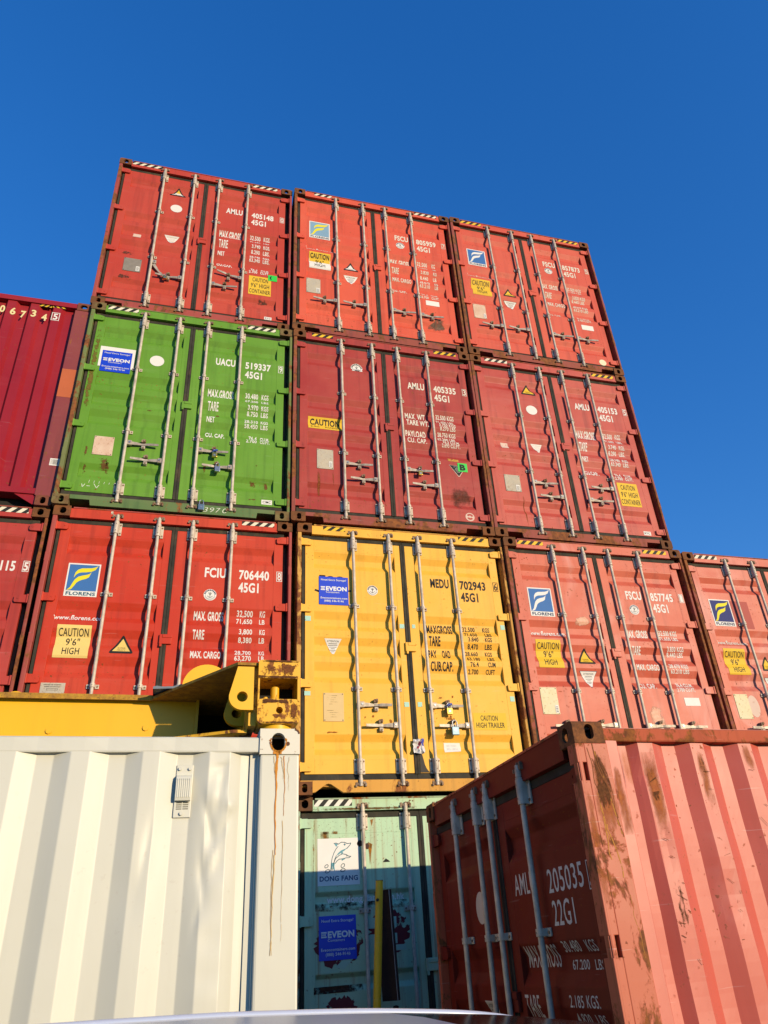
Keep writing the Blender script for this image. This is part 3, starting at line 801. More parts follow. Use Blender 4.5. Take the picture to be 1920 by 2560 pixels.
c = R['C3'] = container(loc('C3'), M_C3, F_RED, 'coral red container at the top right corner, a cream dot low on its door', GW, handles='fs', guides=(1.93, 1.03))
WC = [('MAX. GROSS', .211, .494, 1.700, .088), ('TARE', .230, .342, 1.491, .087), ('MAX. CARGO', .232, .526, 1.293, .068), ('CU. CAP.', .212, .430, 1.079, .063),
      ('32.500 KGS', .655, .902, 1.740, .056), ('71.650 LBS', .645, .894, 1.674, .046), ('3.830 KGS', .699, .921, 1.535, .053), ('8.440 LBS', .690, .908, 1.472, .050),
      ('28.670 KGS', .662, .916, 1.327, .046), ('63.210 LBS', .672, .919, 1.267, .044), ('76.4 CU.M.', .706, .925, 1.107, .046), ('2.700 CU.FT.', .690, .930, 1.050, .040)]
number_block(c, 'FSCU', '857873', '5', CREAM_L, ow=(.306, .517)); weight_block(c, WC, CREAM_L)
d = Decal(); seal_mark(d, .378, 2.080, .066); d.build('inspection_seal', c['R'])
florens(c, LBLUE, LWHI, LNAVY, CREAM_L, cm=STK_Y, heavy=STK_Y, rim=STK_B)
plate(c, -1.030, -.836, .768, 1.048, PLATEP, (-.880, -.845, .785, .872))
small_sign(c, '', .730, .930, .880, .978, STK_W)
d = Decal(); d.disc(.937, .246, .058, .058, worn('cream dot', (.80, .74, .50), .8), 1); d.build('round_mark', c['R'])
tapes(c, (-1.045, -.69, 2.812, 2.868, 3.6), (.660, 1.020, 2.812, 2.866, 3.7), HAZY, HAZY)

# --- middle row
c = R['A2'] = container(loc('A2'), M_A2, F_GRN, 'green container with a blue sign and a white dot on its left door', GW, sill_mat=S_GRN, cast=rusty('mossy casting iron', (.15, .075, .03), (.20, .16, .06), (.06, .035, .018), 8), hinge_mat=M_A2)
number_block(c, 'UACU', '519337', '9', WHITE_L, ow=(.288, .521))
WG = [('MAX.GROSS', .226, .528, 1.688, .110), ('TARE', .237, .361, 1.488, .104), ('NET', .237, .329, 1.292, .080), ('CU. CAP.', .235, .452, 1.071, .078),
      ('30.480', .666, .819, 1.736, .066), ('KGS', .861, .945, 1.738, .066), ('67.200', .667, .821, 1.650, .055), ('LBS', .861, .945, 1.650, .055),
      ('3.970', .702, .824, 1.546, .060), ('KGS', .861, .945, 1.546, .060), ('8.750', .696, .824, 1.465, .058), ('LBS', .861, .945, 1.465, .058),
      ('28.510', .670, .828, 1.336, .050), ('KGS', .861, .945, 1.336, .050), ('58.450', .673, .827, 1.266, .050), ('LBS', .861, .945, 1.266, .050),
      ('76.4', .731, .823, 1.103, .060), ('CU.M.', .861, .968, 1.100, .058), ('2.700', .701, .823, 1.050, .042), ('CU.FT.', .861, .972, 1.050, .042)]
weight_block(c, WG, WHITE_L)
d = Decal(); d.disc(-.393, 2.115, .082, .082, STK_W, 1); d.build('round_mark', c['L'])
d = Decal(); d.rect(-1.037, -.645, 1.930, 2.240, STK_W, 1); d.stroke([(-.69, 1.965), (-.66, 1.935)], .012, GRIME, 2); d.stroke([(-.69, 1.985), (-.66, 1.962)], .010, GRIME, 2)
d.arc(-.985, 2.205, .012, .020, 0, 2 * PI, BLACK_L, 2, 10); d.build('white_panel', c['L'])
plate(c, -.926, -.722, .678, .926, PLATEP)
small_sign(c, 'CIMC', .904, 1.022, .218, .278)
CHALK = worn('chalk scribble', (.70, .74, .60), .62, .8, 30)
d = Decal(flat=.0115)
for t, x0, x1 in (('3', .285, .325), ('9', .345, .390), ('7', .410, .452), ('0', .480, .530)): d.text(t, x0, x1, .040, .060, CHALK, 1, -.012, .25)
d.build('chalk_writing', c['root'])
d = Decal(); d.stroke([(-.97, .29), (-.96, .25), (-.94, .29)], .006, CHALK); d.stroke([(-.92, .27), (-.89, .27)], .006, CHALK); d.stroke([(-.85, .30), (-.82, .25), (-.80, .29)], .006, CHALK)
for i in range(6): d.stroke([(-.90 + i * .05, .345 - i * .004), (-.905 + i * .05, .31)], .004, CHALK)
d.build('chalk_writing', c['L'])
MOSS = bloom('moss and rust growth', (.17, .16, .03), .38, .10, 20, c2=(.16, .08, .02))
d = Decal(); d.rect(-1.122, -1.046, 1.05, 2.62, MOSS, 0); d.build('moss_patch', c['L'])
RS = bloom('rust scab', (.20, .10, .03), .40, .10, 30)
d = Decal()
for x, z, w, h in ((-.80, .60, .05, .10), (-.74, .52, .03, .10), (-.99, .72, .02, .09), (-.98, .50, .02, .08), (-.40, 1.36, .05, .02), (-.62, 1.37, .03, .03), (-.22, 1.95, .03, .10)):
    d.rect(x - w, x + w, z - h, z + h, RS, 0)
d.build('rust_scab', c['L'])
d = Decal()
for x, z, w, h in ((.36, 1.40, .035, .03), (.80, .49, .05, .05), (.95, .48, .03, .07), (.80, .27, .07, .015), (.83, .73, .02, .02), (.26, .62, .02, .08)): d.rect(x - w, x + w, z - h, z + h, RS, 0)
d.build('rust_scab', c['R'])
tapes(c, (-1.030, -.68, 2.818, 2.874, 3.6), (.645, 1.000, 2.815, 2.870, 3.6), HAZW, HAZW)

c = R['B2'] = container(loc('B2'), M_B2, F_RED, 'wine red container with a green letter B tag, centre of the stacked wall', GW)
number_block(c, 'AMLU', '405335', '3', CREAM_L, dz=-.010)
weight_block(c, [('MAX. WT.', .229, .508, 1.687, .090), ('TARE WT.', .231, .530, 1.572, .076), ('PAYLOAD', .218, .484, 1.406, .092), ('CU. CAP.', .227, .482, 1.296, .070),
                 ('32.500 KGS', .644, .892, 1.734, .064), ('71.650 LBS', .640, .876, 1.656, .052), ('3.750 KGS', .671, .895, 1.602, .044), ('8.270 LBS', .680, .888, 1.545, .050),
                 ('28.750 KGS', .645, .890, 1.456, .058), ('63.380 LBS', .638, .874, 1.380, .054), ('76.3 CU.M.', .693, .920, 1.332, .042), ('2.693 CU.FT.', .679, .926, 1.276, .048)], CREAM_L)
d = Decal(); seal_mark(d, -.382, 2.426, .078, STK_B); d.rect(-.45, -.315, 2.35, 2.372, STK_W, 1); d.build('inspection_seal', c['L'])
d = Decal(); d.rect(-1.020, -.600, 1.345, 1.535, STK_Y, 1); d.text('CAUTION', -.995, -.628, 1.425, .082, STK_B, 2, .03); d.text('2.9m', -.990, -.885, 1.365, .036, STK_B, 2, .012); d.text('9½HIGH', -.815, -.630, 1.365, .036, STK_B, 2, .012); d.build('caution_sticker', c['L'])
plate(c, -.918, -.722, .760, 1.040, PLATE, (-.775, -.735, .785, .870))
d = Decal(); d.rect(.856, .982, .915, 1.045, GREENTAG, 4); d.text('B', .880, .955, .940, .080, STK_B, 5, .05); d.build('letter_tag', c['R'])
d = Decal(); d.poly([(.742, 1.005), (.968, 1.000), (.868, .838), (.852, .838)], STK_P, 0); d.poly([(.748, 1.002), (.962, .997), (.860, .843)], STK_B, 1); d.text('ATTENTION', .800, .900, .975, .012, GREY_L, 2, .004)
for i, ww in enumerate((.04, .045, .035, .02)): d.rect(.858 - ww, .858 + ww, .955 - i * .018, .959 - i * .018, GREY_L, 2)
d.rect(.730, .876, 1.062, 1.108, worn('orange label', (.58, .30, .06), .55, .7, 30), 1); d.build('warning_sticker', c['R'])
d = Decal(); d.disc(.936, .262, .058, .058, STK_P, 1); d.arc(.936, .262, .02, .045, .3, 2.6, M_B2, 2, 6); d.arc(.936, .262, .015, .04, 3.5, 5.8, M_B2, 2, 6); d.build('round_sticker', c['R'])
DUSK = bloom('dull dark stain', (.20, .07, .05), .30, .25, 8)
d = Decal(); d.rect(.68, 1.0, .37, .72, DUSK, 0); d.build('stain', c['R'])
RUN = bloom('rust run', (.34, .10, .03), .30, .25, 18, stretch=.15)
d = Decal(); d.rect(-.915, -.875, .30, .755, RUN, 0); d.rect(-.735, -.715, .52, .755, RUN, 0); d.build('rust_run', c['L'])
tapes(c, (-.98, -.70, 2.822, 2.872, 2.9), (.690, 1.010, 2.818, 2.870, 3.3), HAZY, HAZY)

c = R['C2'] = container(loc('C2'), M_C2, F_RED, 'dusty red container with a yellow caution sticker low right, below the coral red one', GW, handles='c2', sill_mat=F_RED)
number_block(c, 'AMLU', '405153', '5', WHITE_L); weight_block(c, WA, WHITE_L)
d = Decal(); caution_hi(d, .655, .955, .628, .990, STK_Y, LINES96C); d.build('caution_sticker', c['R'])
d = Decal(); super_heavy(d, -.398, 2.325, .232, .205, STK_Y); attention(d, -.410, 1.500, .165, .155, STK_W, STK_P); d.build('warning_sticker', c['L'])
d = Decal(); d.disc(-.395, 2.058, .082, .078, STK_W, 1); d.build('round_mark', c['L'])
d = Decal(); d.rect(-.928, -.828, 1.362, 1.465, STK_P, 1); d.build('faded_sticker', c['L'])
plate(c, -.966, -.755, .690, .938, PLATE, (-.825, -.775, .705, .790))
small_sign(c, 'RYC', .876, .980, .205, .262)
d = Decal(); d.rect(-.755, -.735, .20, .68, RUN, 0); d.build('rust_run', c['L'])
tapes(c, (-1.0, -.66, 2.815, 2.868, 3.5), (.660, 1.015, 2.812, 2.866, 3.6), HAZW, HAZY)

# --- lower row
c = R['A1'] = container(loc('A1'), M_A1, F_A3, 'bright red container with a blue and yellow winged logo, behind the yellow lifting frame', GW, guides=(1.935, 1.00), handles='std')
number_block(c, 'FCIU', '706440', '8', WHITE_L, dz=.012, dx=.026, ow=(.296, .512))
weight_block(c, [('MAX. GROSS', .248, .540, 1.722, .085), ('TARE', .251, .363, 1.515, .085), ('MAX. CARGO', .244, .536, 1.310, .071), ('CU. CAP.', .246, .474, 1.094, .070),
                 ('32,500', .671, .832, 1.777, .056), ('KG', .903, .957, 1.779, .056), ('71,650', .669, .829, 1.700, .050), ('LB', .900, .956, 1.700, .050),
                 ('3,800', .700, .831, 1.573, .053), ('KG', .903, .957, 1.573, .053), ('8,380', .697, .830, 1.494, .048), ('LB', .902, .957, 1.494, .048),
                 ('28,700', .668, .826, 1.356, .046), ('KG', .903, .957, 1.356, .046), ('63,270', .667, .829, 1.294, .048), ('LB', .902, .957, 1.294, .048)], WHITE_L)
d = Decal(); seal_mark(d, .391, 1.990, .064); d.build('inspection_seal', c['R'])
florens(c, LBLUE, LYEL, worn('dark teal logo ink', (.03, .12, .18), .74), WHITE_L, cm=worn('soft yellow sticker', (.82, .60, .19), .82), heavy=STK_Y2, att=False)
mb = MB(); mb.bbox(-1.04, -.832, YD - .006, YD - .0012, .905, 1.032, PLATE, .0015); mb.build('data_plate', c['L'])
d = Decal(flat=YD - .0062); d.text('APPROVED FOR TRANSPORT', -1.015, -.865, 1.008, .010, STK_B, 0, 0); d.text('UNDER CUSTOMS SEAL', -1.005, -.880, .990, .010, STK_B, 0, 0); d.frame(-.985, -.890, .962, .978, .002, STK_B); d.build('plate_print', c['L'])
tapes(c, (-.668, -.645, 2.835, 2.868, 1.6), (.672, 1.020, 2.822, 2.870, 3.6), HAZW, HAZW)

c = R['B1'] = container(loc('B1'), M_B1, F_YEL, 'yellow container with black lettering, above the mint green one', GW, sill_mat=S_YEL, kind='tri', hinge_mat=M_B1, guides=(1.93, 1.02))
number_block(c, 'MEDU', '702943', '6', BLACK_L, dz=.028, dx=-.006, ow=(.294, .514))
weight_block(c, [('MAXGROSS', .206, .500, 1.663, .096), ('TARE', .216, .347, 1.522, .098), ('PAY', .205, .300, 1.386, .086), ('OAD', .360, .454, 1.386, .086), ('CUB.CAP.', .214, .466, 1.242, .092),
                 ('32.500', .625, .771, 1.704, .052), ('KGS', .862, .946, 1.704, .052), ('71.650', .630, .782, 1.640, .042), ('LBS', .872, .952, 1.640, .042),
                 ('3.840', .670, .788, 1.579, .047), ('KGS', .866, .948, 1.579, .047), ('8,470', .661, .782, 1.500, .050), ('LBS', .862, .944, 1.500, .050),
                 ('28.660', .628, .774, 1.423, .046), ('KGS', .858, .940, 1.423, .046), ('63.180', .635, .784, 1.362, .040), ('LBS', .870, .950, 1.362, .040),
                 ('76.4', .664, .757, 1.292, .050), ('CUM', .866, .952, 1.292, .050), ('2.700', .636, .752, 1.217, .047), ('CUFT', .838, .944, 1.217, .047)], BLACK_L)
d = Decal(); seal_mark(d, -.386, 2.130, .060, STK_B); d.build('inspection_seal', c['L'])
d = Decal(); attention(d, -.831, 1.556, .182, .165, STK_W, STK_B); d.build('warning_sticker', c['L'])
plate(c, -.940, -.736, .690, .975, worn('ochre data plate', (.72, .52, .24), .9), None, RS)
d = Decal(); d.rect(.625, .992, .612, .790, STK_Y, 1); d.text('CAUTION', .705, .895, .710, .052, STK_B, 2, .010); d.text('HIGH TRAILER', .650, .965, .636, .052, STK_B, 2, .010); d.build('caution_sticker', c['R'])
d = Decal(); d.poly([(.286, .392), (.460, .402), (.466, .430), (.458, .488), (.288, .490)], STK_W, 1); d.text('REL TRASH', .318, .418, .450, .020, GREY_L, 2, 0); d.text('BML 18014', .318, .430, .418, .020, GREY_L, 2, 0); d.build('paper_label', c['R'])
d = Decal(); INK = worn('black logo paint', (.02, .02, .02), .9)    # remains of big lettering round the sign
d.rect(-.972, -.905, 2.255, 2.283, INK, 0); d.arc(-.850, 2.215, .0, .062, .15, PI - .15, INK, 0, 10); d.arc(-.745, 2.215, .0, .062, .15, PI - .15, INK, 0, 10)
d.stroke([(-1.015, 2.10), (-.985, 2.09), (-.95, 2.085)], .022, INK); d.stroke([(-.66, 2.105), (-.63, 2.11)], .018, INK); d.build('old_lettering', c['L'])
CYAN = worn('pale cyan paint dab', (.42, .68, .56), .60, .6, 20)
for dd, pts in (('L', ((-1.095, 1.768, .03, .028), (-.078, 1.722, .026, .025), (-1.100, .968, .03, .022), (-.083, .868, .025, .025))), ('R', ((.054, 1.726, .018, .022), (1.095, 1.757, .025, .028), (1.092, .943, .025, .028), (.058, .870, .024, .025)))):
    d = Decal()
    for x, z, w, h in pts: d.rect(x - w, x + w, z - h, z + h, CYAN, 1)
    d.build('paint_dab', c[dd])
d = Decal()
for x, z, w, h in ((.287, .945, .03, .018), (.42, .955, .02, .025), (.34, .745, .05, .03), (.42, .70, .03, .03), (.30, .57, .02, .03)): d.rect(x - w, x + w, z - h, z + h, bloom('orange rust scab', (.42, .14, .02), .40, .10, 34), 0)
TAR = worn('black sealant smear', (.035, .03, .024), .80, .6, 12)
d.poly([(.014, .40), (.036, .385), (.052, .32), (.062, .27), (.078, .232), (.106, .196), (.014, .196)], TAR, 1); d.build('sealant_smear', c['R'])
d = Decal()
for x, z, w, h in ((-.44, .745, .02, .02), (-.52, .735, .02, .02), (-.26, .70, .03, .03), (-.86, .585, .10, .012)): d.rect(x - w, x + w, z - h, z + h, bloom('orange rust scab', (.42, .14, .02), .40, .10, 34), 0)
d.build('rust_scab', c['L'])
mb = MB(); mb.tube((-.597, -.0065, .262), (-.597, -.008, .262), .012, plain('red tag', (.62, .05, .03), .5)); mb.tube((-.597, -.0065, .238), (-.597, -.008, .238), .012, MATS['red tag']); mb.build('red_tag', c['L'])
tapes(c, (-.930, -.680, 2.822, 2.872, 2.6, 1.2), (.672, .998, 2.818, 2.868, 3.3), HAZY, HAZY)

c = R['C1'] = container(loc('C1'), M_C1, F_RED, 'faded red container with blue and white winged logo, right of the yellow container', GW, handles='fs', guides=(1.93, 1.03))
number_block(c, 'FSCU', '857745', '1', WHITE_L, ow=(.306, .517)); weight_block(c, WC, WHITE_L)
d = Decal(); seal_mark(d, .380, 2.045, .064); d.build('inspection_seal', c['R'])
florens(c, LBLUE, LWHI, LNAVY, WHITE_L, cz=.015, cm=STK_Y, heavy=STK_Y, rim=LNAVY)
plate(c, -1.035, -.838, .772, 1.065, PLATEY, (-.885, -.848, .785, .872))
small_sign(c, '', .750, .948, .885, .978, STK_W)
WASH = bloom('whitish worn paint', (.78, .48, .34), .34, .10, 7, stretch=.5, c2=(.70, .34, .22), rough=.6)
d = Decal(); d.poly([(.25, .42), (.42, .44), (.44, .70), (.40, .95), (.28, .98), (.24, .72)], WASH, 0); d.poly([(.66, .42), (1.02, .42), (1.0, .66), (.84, .70), (.70, .58)], WASH, 0); d.build('worn_patch', c['R'])
d = Decal(); d.poly([(-.95, .10 + .3), (-.72, .42), (-.70, .68), (-.80, .72), (-.93, .60)], WASH, 0); d.poly([(-.46, 1.82), (-.25, 1.80), (-.24, 1.90), (-.33, 1.93), (-.42, 1.90)], WASH, 0); d.build('worn_patch', c['L'])
tapes(c, (-1.04, -.70, 2.815, 2.866, 3.5), (.670, 1.01, 2.812, 2.864, 3.5), HAZY, HAZY)

c = R['E1'] = container(loc('E1'), M_E1, F_RED, 'pale red container cut off by the right edge, highest one in its stack', GW, handles='fs', guides=(1.93, 1.03))
florens(c, LBLUE3, LYEL, LNAVY, CREAM_L, cz=.005, cm=STK_Y, heavy=STK_Y, rim=LNAVY)
number_block(c, 'FSCU', '857', '0', WHITE_L, ow=(.306, .517))
plate(c, -1.035, -.850, .750, 1.042, PLATEY)
d = Decal(); d.disc(-.79, .90, .075, .13, STK_P, 0); d.build('faded_sticker', c['L'])
d = Decal(); d.rect(-.68, -.42, 1.88, 2.25, worn('repainted square', (.42, .085, .066), .9), 0); d.build('repaint_patch', c['L'])
tapes(c, (-1.04, -.70, 2.815, 2.866, 3.5), None, HAZW, HAZW)

c = R['D1'] = container(loc('D1'), M_D1, F_RED, 'deep red container at the left edge, below the crimson ribbed one', GW)
d = Decal(); d.text('115', .868, 1.000, 2.180, .100, WHITE_L); d.frame(1.066, 1.126, 2.172, 2.292, .006, WHITE_L); d.text('5', 1.076, 1.116, 2.188, .086, WHITE_L); d.text('45G1', .70, .87, 2.03, .10, WHITE_L); d.build('number_lettering', c['R'])
tapes(c, None, (.62, 1.02, 2.815, 2.872, 4.1), HAZW, HAZW)

c = R['B0'] = container(loc('B0'), M_B0, F_MNT, 'mint green container at the bottom of the stack, below the yellow one', GW, kind='plain', hinge_mat=M_B0,
                        prof=prof_from([(2.100, 2.064, 2.014, 1.972), (1.475, 1.440, 1.380, 1.340), (.90, .86, .80, .76)], .034), guides=(1.935, 1.0), bars=(-.585, -.165, .163, .575), gt=2.772, cast=CASTD)
PB0 = c['L']
mint_prof = prof_from([(2.100, 2.064, 2.014, 1.972), (1.475, 1.440, 1.380, 1.340), (.90, .86, .80, .76)], .034)
d = Decal(mint_prof); d.rect(-1.008, -.622, 2.148, 2.540, STK_W, 1)
INKT = worn('dark teal outline', (.03, .13, .17), .9); 
def zb(x, y): return (-.990 + (x - 238) * (.351 / 332), 2.187 + (972 - y) * (.390 / 400))
B = lambda pts: [zb(*p) for p in pts]
d.stroke(B([(337, 885), (339, 830), (348, 780), (365, 735), (385, 700), (402, 682)]), .0058, INKT, 2)
d.poly(B([(366, 655), (400, 662), (386, 686)]), LTEAL, 2)
d.stroke(B([(366, 655), (385, 652), (405, 662), (430, 646), (460, 648), (484, 660), (515, 656)]), .0058, INKT, 3)
d.stroke(B([(515, 656), (508, 672), (490, 690), (478, 704)]), .0058, INKT, 3)
d.poly(B([(490, 690), (470, 702), (430, 716), (400, 740), (385, 762), (400, 755), (432, 735), (460, 718)]), LTEAL, 2)
d.poly(B([(432, 730), (425, 756), (448, 735)]), LTEAL, 2)
d.arc(*zb(460, 667), .0045, .0085, 0, 2 * PI, INKT, 3, 10); d.disc(*zb(460, 667), .004, .004, LTEAL, 3, 8)
d.stroke(B([(352, 880), (358, 830), (378, 785), (410, 760), (440, 747), (470, 754), (490, 768), (512, 772)]), .0058, INKT, 3)
d.stroke(B([(512, 772), (496, 783), (470, 783), (440, 790), (410, 792), (390, 806), (375, 826)]), .0058, INKT, 3)
d.stroke(B([(385, 762), (372, 790), (362, 826)]), .0058, INKT, 3)
d.poly(B([(430, 788), (432, 808), (466, 790)]), LTEAL, 2); d.arc(*zb(476, 765), .003, .006, 0, 2 * PI, INKT, 3, 8)
d.poly(B([(344, 820), (372, 822), (366, 850), (336, 846)]), LTEAL, 2); d.poly(B([(336, 846), (350, 848), (346, 870), (330, 897)]), LTEAL, 2); d.poly(B([(350, 848), (366, 850), (372, 896), (356, 868)]), LTEAL, 2)
for cx_, cz_, rx, rz in ((298, 848, 15, 13), (306, 890, 20, 14), (440, 848, 16, 16), (440, 886, 20, 13)):
    x, z = zb(cx_, cz_); kx = .351 / 332; kz = .39 / 400
    d.stroke([(x + rx * kx * math.cos(a), z + rz * kz * math.sin(a) + (.35 * rz * kz * math.cos(a))) for a in [2 * PI * i / 12 for i in range(13)]], .005, INKT, 3)
d.text('DONG FANG', -.990, -.640, 2.186, .038, worn('slate blue logo ink', (.05, .10, .19), .9), 2, .03); d.build('logo_panel', PB0)
d = Decal(mint_prof); d.text('www.dong', -.922, -.595, 2.012, .050, WHITE_L, 1, .03); d.text('fang.com.hk', -.555, -.205, 2.014, .050, WHITE_L, 1, .03); d.build('web_address', PB0)
MAROON = worn('flaking maroon logo paint', (.15, .018, .024), .57, .6, 7); MINTP = worn('flaking mint logo paint', (.42, .60, .44), .70, .6, 6)
def blob(d, cx, cz, rx, rz, mat, lev, seed, n=64):
    rr = random.Random(seed)
    d.poly([(cx + rx * math.cos(2 * PI * i / n) * (1 - .24 * rr.random() ** 2), cz + rz * math.sin(2 * PI * i / n) * (1 - .24 * rr.random() ** 2)) for i in range(n)], mat, lev)
d = Decal(mint_prof); blob(d, -.830, 1.705, .222, .205, MAROON, 0, 3); blob(d, -.370, 1.765, .195, .185, MAROON, 0, 4)
d.rect(-.555, -.30, 1.79, 1.875, MINTP, 1); d.rect(-.555, -.30, 1.665, 1.745, MINTP, 1); d.rect(-.555, -.50, 1.60, 1.66, MINTP, 1); d.rect(-.43, -.22, 1.61, 1.655, MINTP, 1)
d.poly([(-.86, 1.52), (-.78, 1.58), (-.70, 1.575), (-.78, 1.50)], MINTP, 1)
blob(d, -.815, 1.19, .150, .130, MAROON, 0, 5); blob(d, -.345, 1.19, .03, .022, BLACK_L, 1, 6, 16); d.build('old_logo_paint', PB0)
ORUST = bloom('orange rust streaks', (.44, .18, .02), .24, .22, 16, stretch=.3); ORUSTD = bloom('brown rust band', (.085, .036, .018), .22, .16, 14); ORUSTS = bloom('brown rust spots', (.10, .042, .02), .42, .10, 34)
d = Decal(mint_prof)
d.rect(-1.03, -.12, 1.945, 2.010, ORUSTD, 0); d.rect(-1.045, -.62, 1.335, 1.385, ORUSTD, 0); d.rect(-.955, -.82, 2.577, 2.600, ORUST, 0); d.rect(-.98, -.90, 2.54, 2.60, ORUST, 0); d.poly([(-1.050, 2.70), (-1.030, 2.70), (-1.036, 2.45), (-1.048, 2.12)], ORUST, 0)
d.poly([(-.752, 2.708), (-.712, 2.708), (-.726, 2.66), (-.735, 2.615)], ORUST, 0); d.poly([(-.505, 2.69), (-.475, 2.70), (-.484, 2.66), (-.494, 2.635)], ORUST, 0); d.rect(-1.10, -1.035, 1.95, 2.35, ORUSTS, 0); d.rect(-1.10, -1.040, 1.30, 1.55, ORUSTS, 0); d.poly([(-.535, 2.50), (-.495, 2.48), (-.508, 2.38), (-.522, 2.29)], ORUST, 0); d.rect(-1.02, -.15, 2.45, 2.70, worn('tiny rust specks', (.13, .05, .02), .37, .9, 60), 0)
blob(d, -.612, 2.488, .028, .030, worn('dark chipped paint', (.05, .02, .012), .8), 1, 8, 14); blob(d, -.545, 2.462, .020, .030, MATS['dark chipped paint'], 1, 9, 14)
d.poly([(-.402, 2.322), (-.33, 2.322), (-.345, 2.337), (-.37, 2.352)], DARKIN, 1); d.build('rust_streak', PB0)
d = Decal(flat=.0115); d.rect(-1.05, -.05, 2.776, 2.800, bloom('mossy rust edge', (.17, .10, .03), .28, .2, 20), 0); d.build('rust_streak', c['header'])
tapes(c, (-1.044, -.684, 2.815, 2.874, 3.7, .9), None, STK_W, STK_W)
# the rest of the bottom row stands behind the front containers
for n, m, fr, lab in (('A0', M_A1, F_A3, 'bright red container at the foot of the stack, hidden behind the white one'), ('C0', M_C2, F_RED, 'dusty red container at the foot of the stack, hidden behind the front red one'),
                      ('D0', M_D1, F_RED, 'deep red container at the foot of the stack, left end of the bottom row'), ('E0', M_E1, F_RED, 'pale red container at the foot of the stack, right end of the bottom row')):
    R[n] = container(loc(n), m, fr, lab, GW)

# --- crimson container seen from its ribbed blind end
def blind_container(n):
    root = empty('shipping_container', loc(n)); tag(root, 'crimson container with vertical ribs and digits along its top, left edge', 'container', GW)
    H = HCH; L = 12.19; m, fr = M_D2, F_CRM
    mb = MB()
    for sg in (-1, 1):
        side_sheet(mb, corr_line(.20, L - .16), sg * 1.205, sg, .16, H - .07, m)
        a, b = sorted((sg * 1.215, sg * 1.155)); mb.box(a, b, .18, L - .18, H - .085, H - .006, m)
        a, b = sorted((sg * 1.215, sg * 1.17)); mb.box(a, b, .18, L - .18, .012, .165, m)
        a, b = sorted((sg * 1.215, sg * 1.06)); mb.box(a, b, L - .17, L - .002, 0, H, m)
    mb.box(-1.15, 1.15, .19, L - .19, H - .034, H - .02, m); mb.box(-1.15, 1.15, .19, L - .19, .13, .16, DARKIN); mb.box(-1.06, 1.06, L - .09, L - .05, .02, H - .02, m)
    mb.build('container_body', root)
    for sx in (-1, 1):
        for top in (0, 1): link('corner_casting', casting(sx, top, rusty('crimson rust casting', (.17, .045, .035), (.22, .08, .035), (.07, .025, .018), 8), hw=.085 if top else .055, hh=.060 if top else .080), root, (sx * HW, 0, H - .118 if top else 0))
        mb = MB(); a, b = sorted((sx * 1.217, sx * 1.040)); mb.bbox(a, b, .006, .05, .118, H - .118, fr, .006); mb.box(*sorted((sx * 1.215, sx * 1.14)), .05, .18, .118, H - .118, fr); mb.build('corner_post', root)
    # ribbed end wall: pitch .25 with flat faces
    mb = MB(); ys = .028; yd = .078
    xs = [(1.040, yd)]; x = .842
    while x > -1.0:
        xs += [(x + .080, yd), (x + .046, ys), (x - .046, ys), (x - .080, yd)]; x -= .25
    xs.append((-1.040, yd))
    z0, z1 = .20, H - .085
    n_ = len(xs); vs = [(a, b, z0) for a, b in xs] + [(a, b, z1) for a, b in xs]
    mb.add(vs, [(i, i + 1, n_ + i + 1, n_ + i) for i in range(n_ - 1)], m)
    end = mb.build('end_wall', root)
    mb = MB(); mb.bbox(-1.056, 1.056, .010, .15, H - .085, H - .012, m, .004); mb.box(-1.05, 1.05, .09, .15, H - .12, H - .08, m); top = mb.build('top_rail', root)
    mb = MB(); mb.bbox(-1.056, 1.056, .012, .15, .135, .205, m, .004)
    mb.prism([(1.056, .135), (1.056, .02), (1.03, .02), (.84, .135)], .030, .05, m); mb.prism([(-1.056, .135), (-.84, .135), (-1.03, .02), (-1.056, .02)], .030, .05, m)
    mb.box(-1.06, 1.06, .16, .18, .02, .14, DARKIN); mb.build('bottom_rail', root)
    d = Decal(flat=ys)
    DY = worn('cream digits', (.80, .70, .34), .7)
    for t, xx, zz, w in (('0', .232, 2.605, .055), ('6', .345, 2.588, .060), ('7', .462, 2.560, .055), ('3', .570, 2.598, .055), ('4', .690, 2.558, .058)):
        d.text(t, xx, xx + w, zz, .100, DY, 1, .03)
    d.frame(.792, .882, 2.580, 2.708, .008, WHITE_L, 1); d.text('5', .812, .862, 2.598, .090, WHITE_L, 1, .03); d.build('number_lettering', end)
    st = stripes(.640, .775, 2.780, 2.815, HAZY, 2.4, 1.2, ys); st.items += stripes(.785, .930, 2.790, 2.825, HAZY, 2.4, -1.2, ys).items; st.build('hazard_stripe', end)
    d = Decal(flat=.006); d.rect(1.042, 1.214, 1.43, 1.84, worn('orange primer patch', (.52, .13, .045), .72, .6, 8), 0); d.build('primer_patch', root)
    d = Decal(flat=.006); d.rect(1.118, 1.212, .50, .59, STK_W, 0)
    for i in range(11): d.rect(1.128 + i * .0075, 1.128 + i * .0075 + random.choice((.002, .004)), .512, .578, STK_B, 1)
    d.build('barcode_label', root)
    return root
R['D2'] = blind_container('D2')
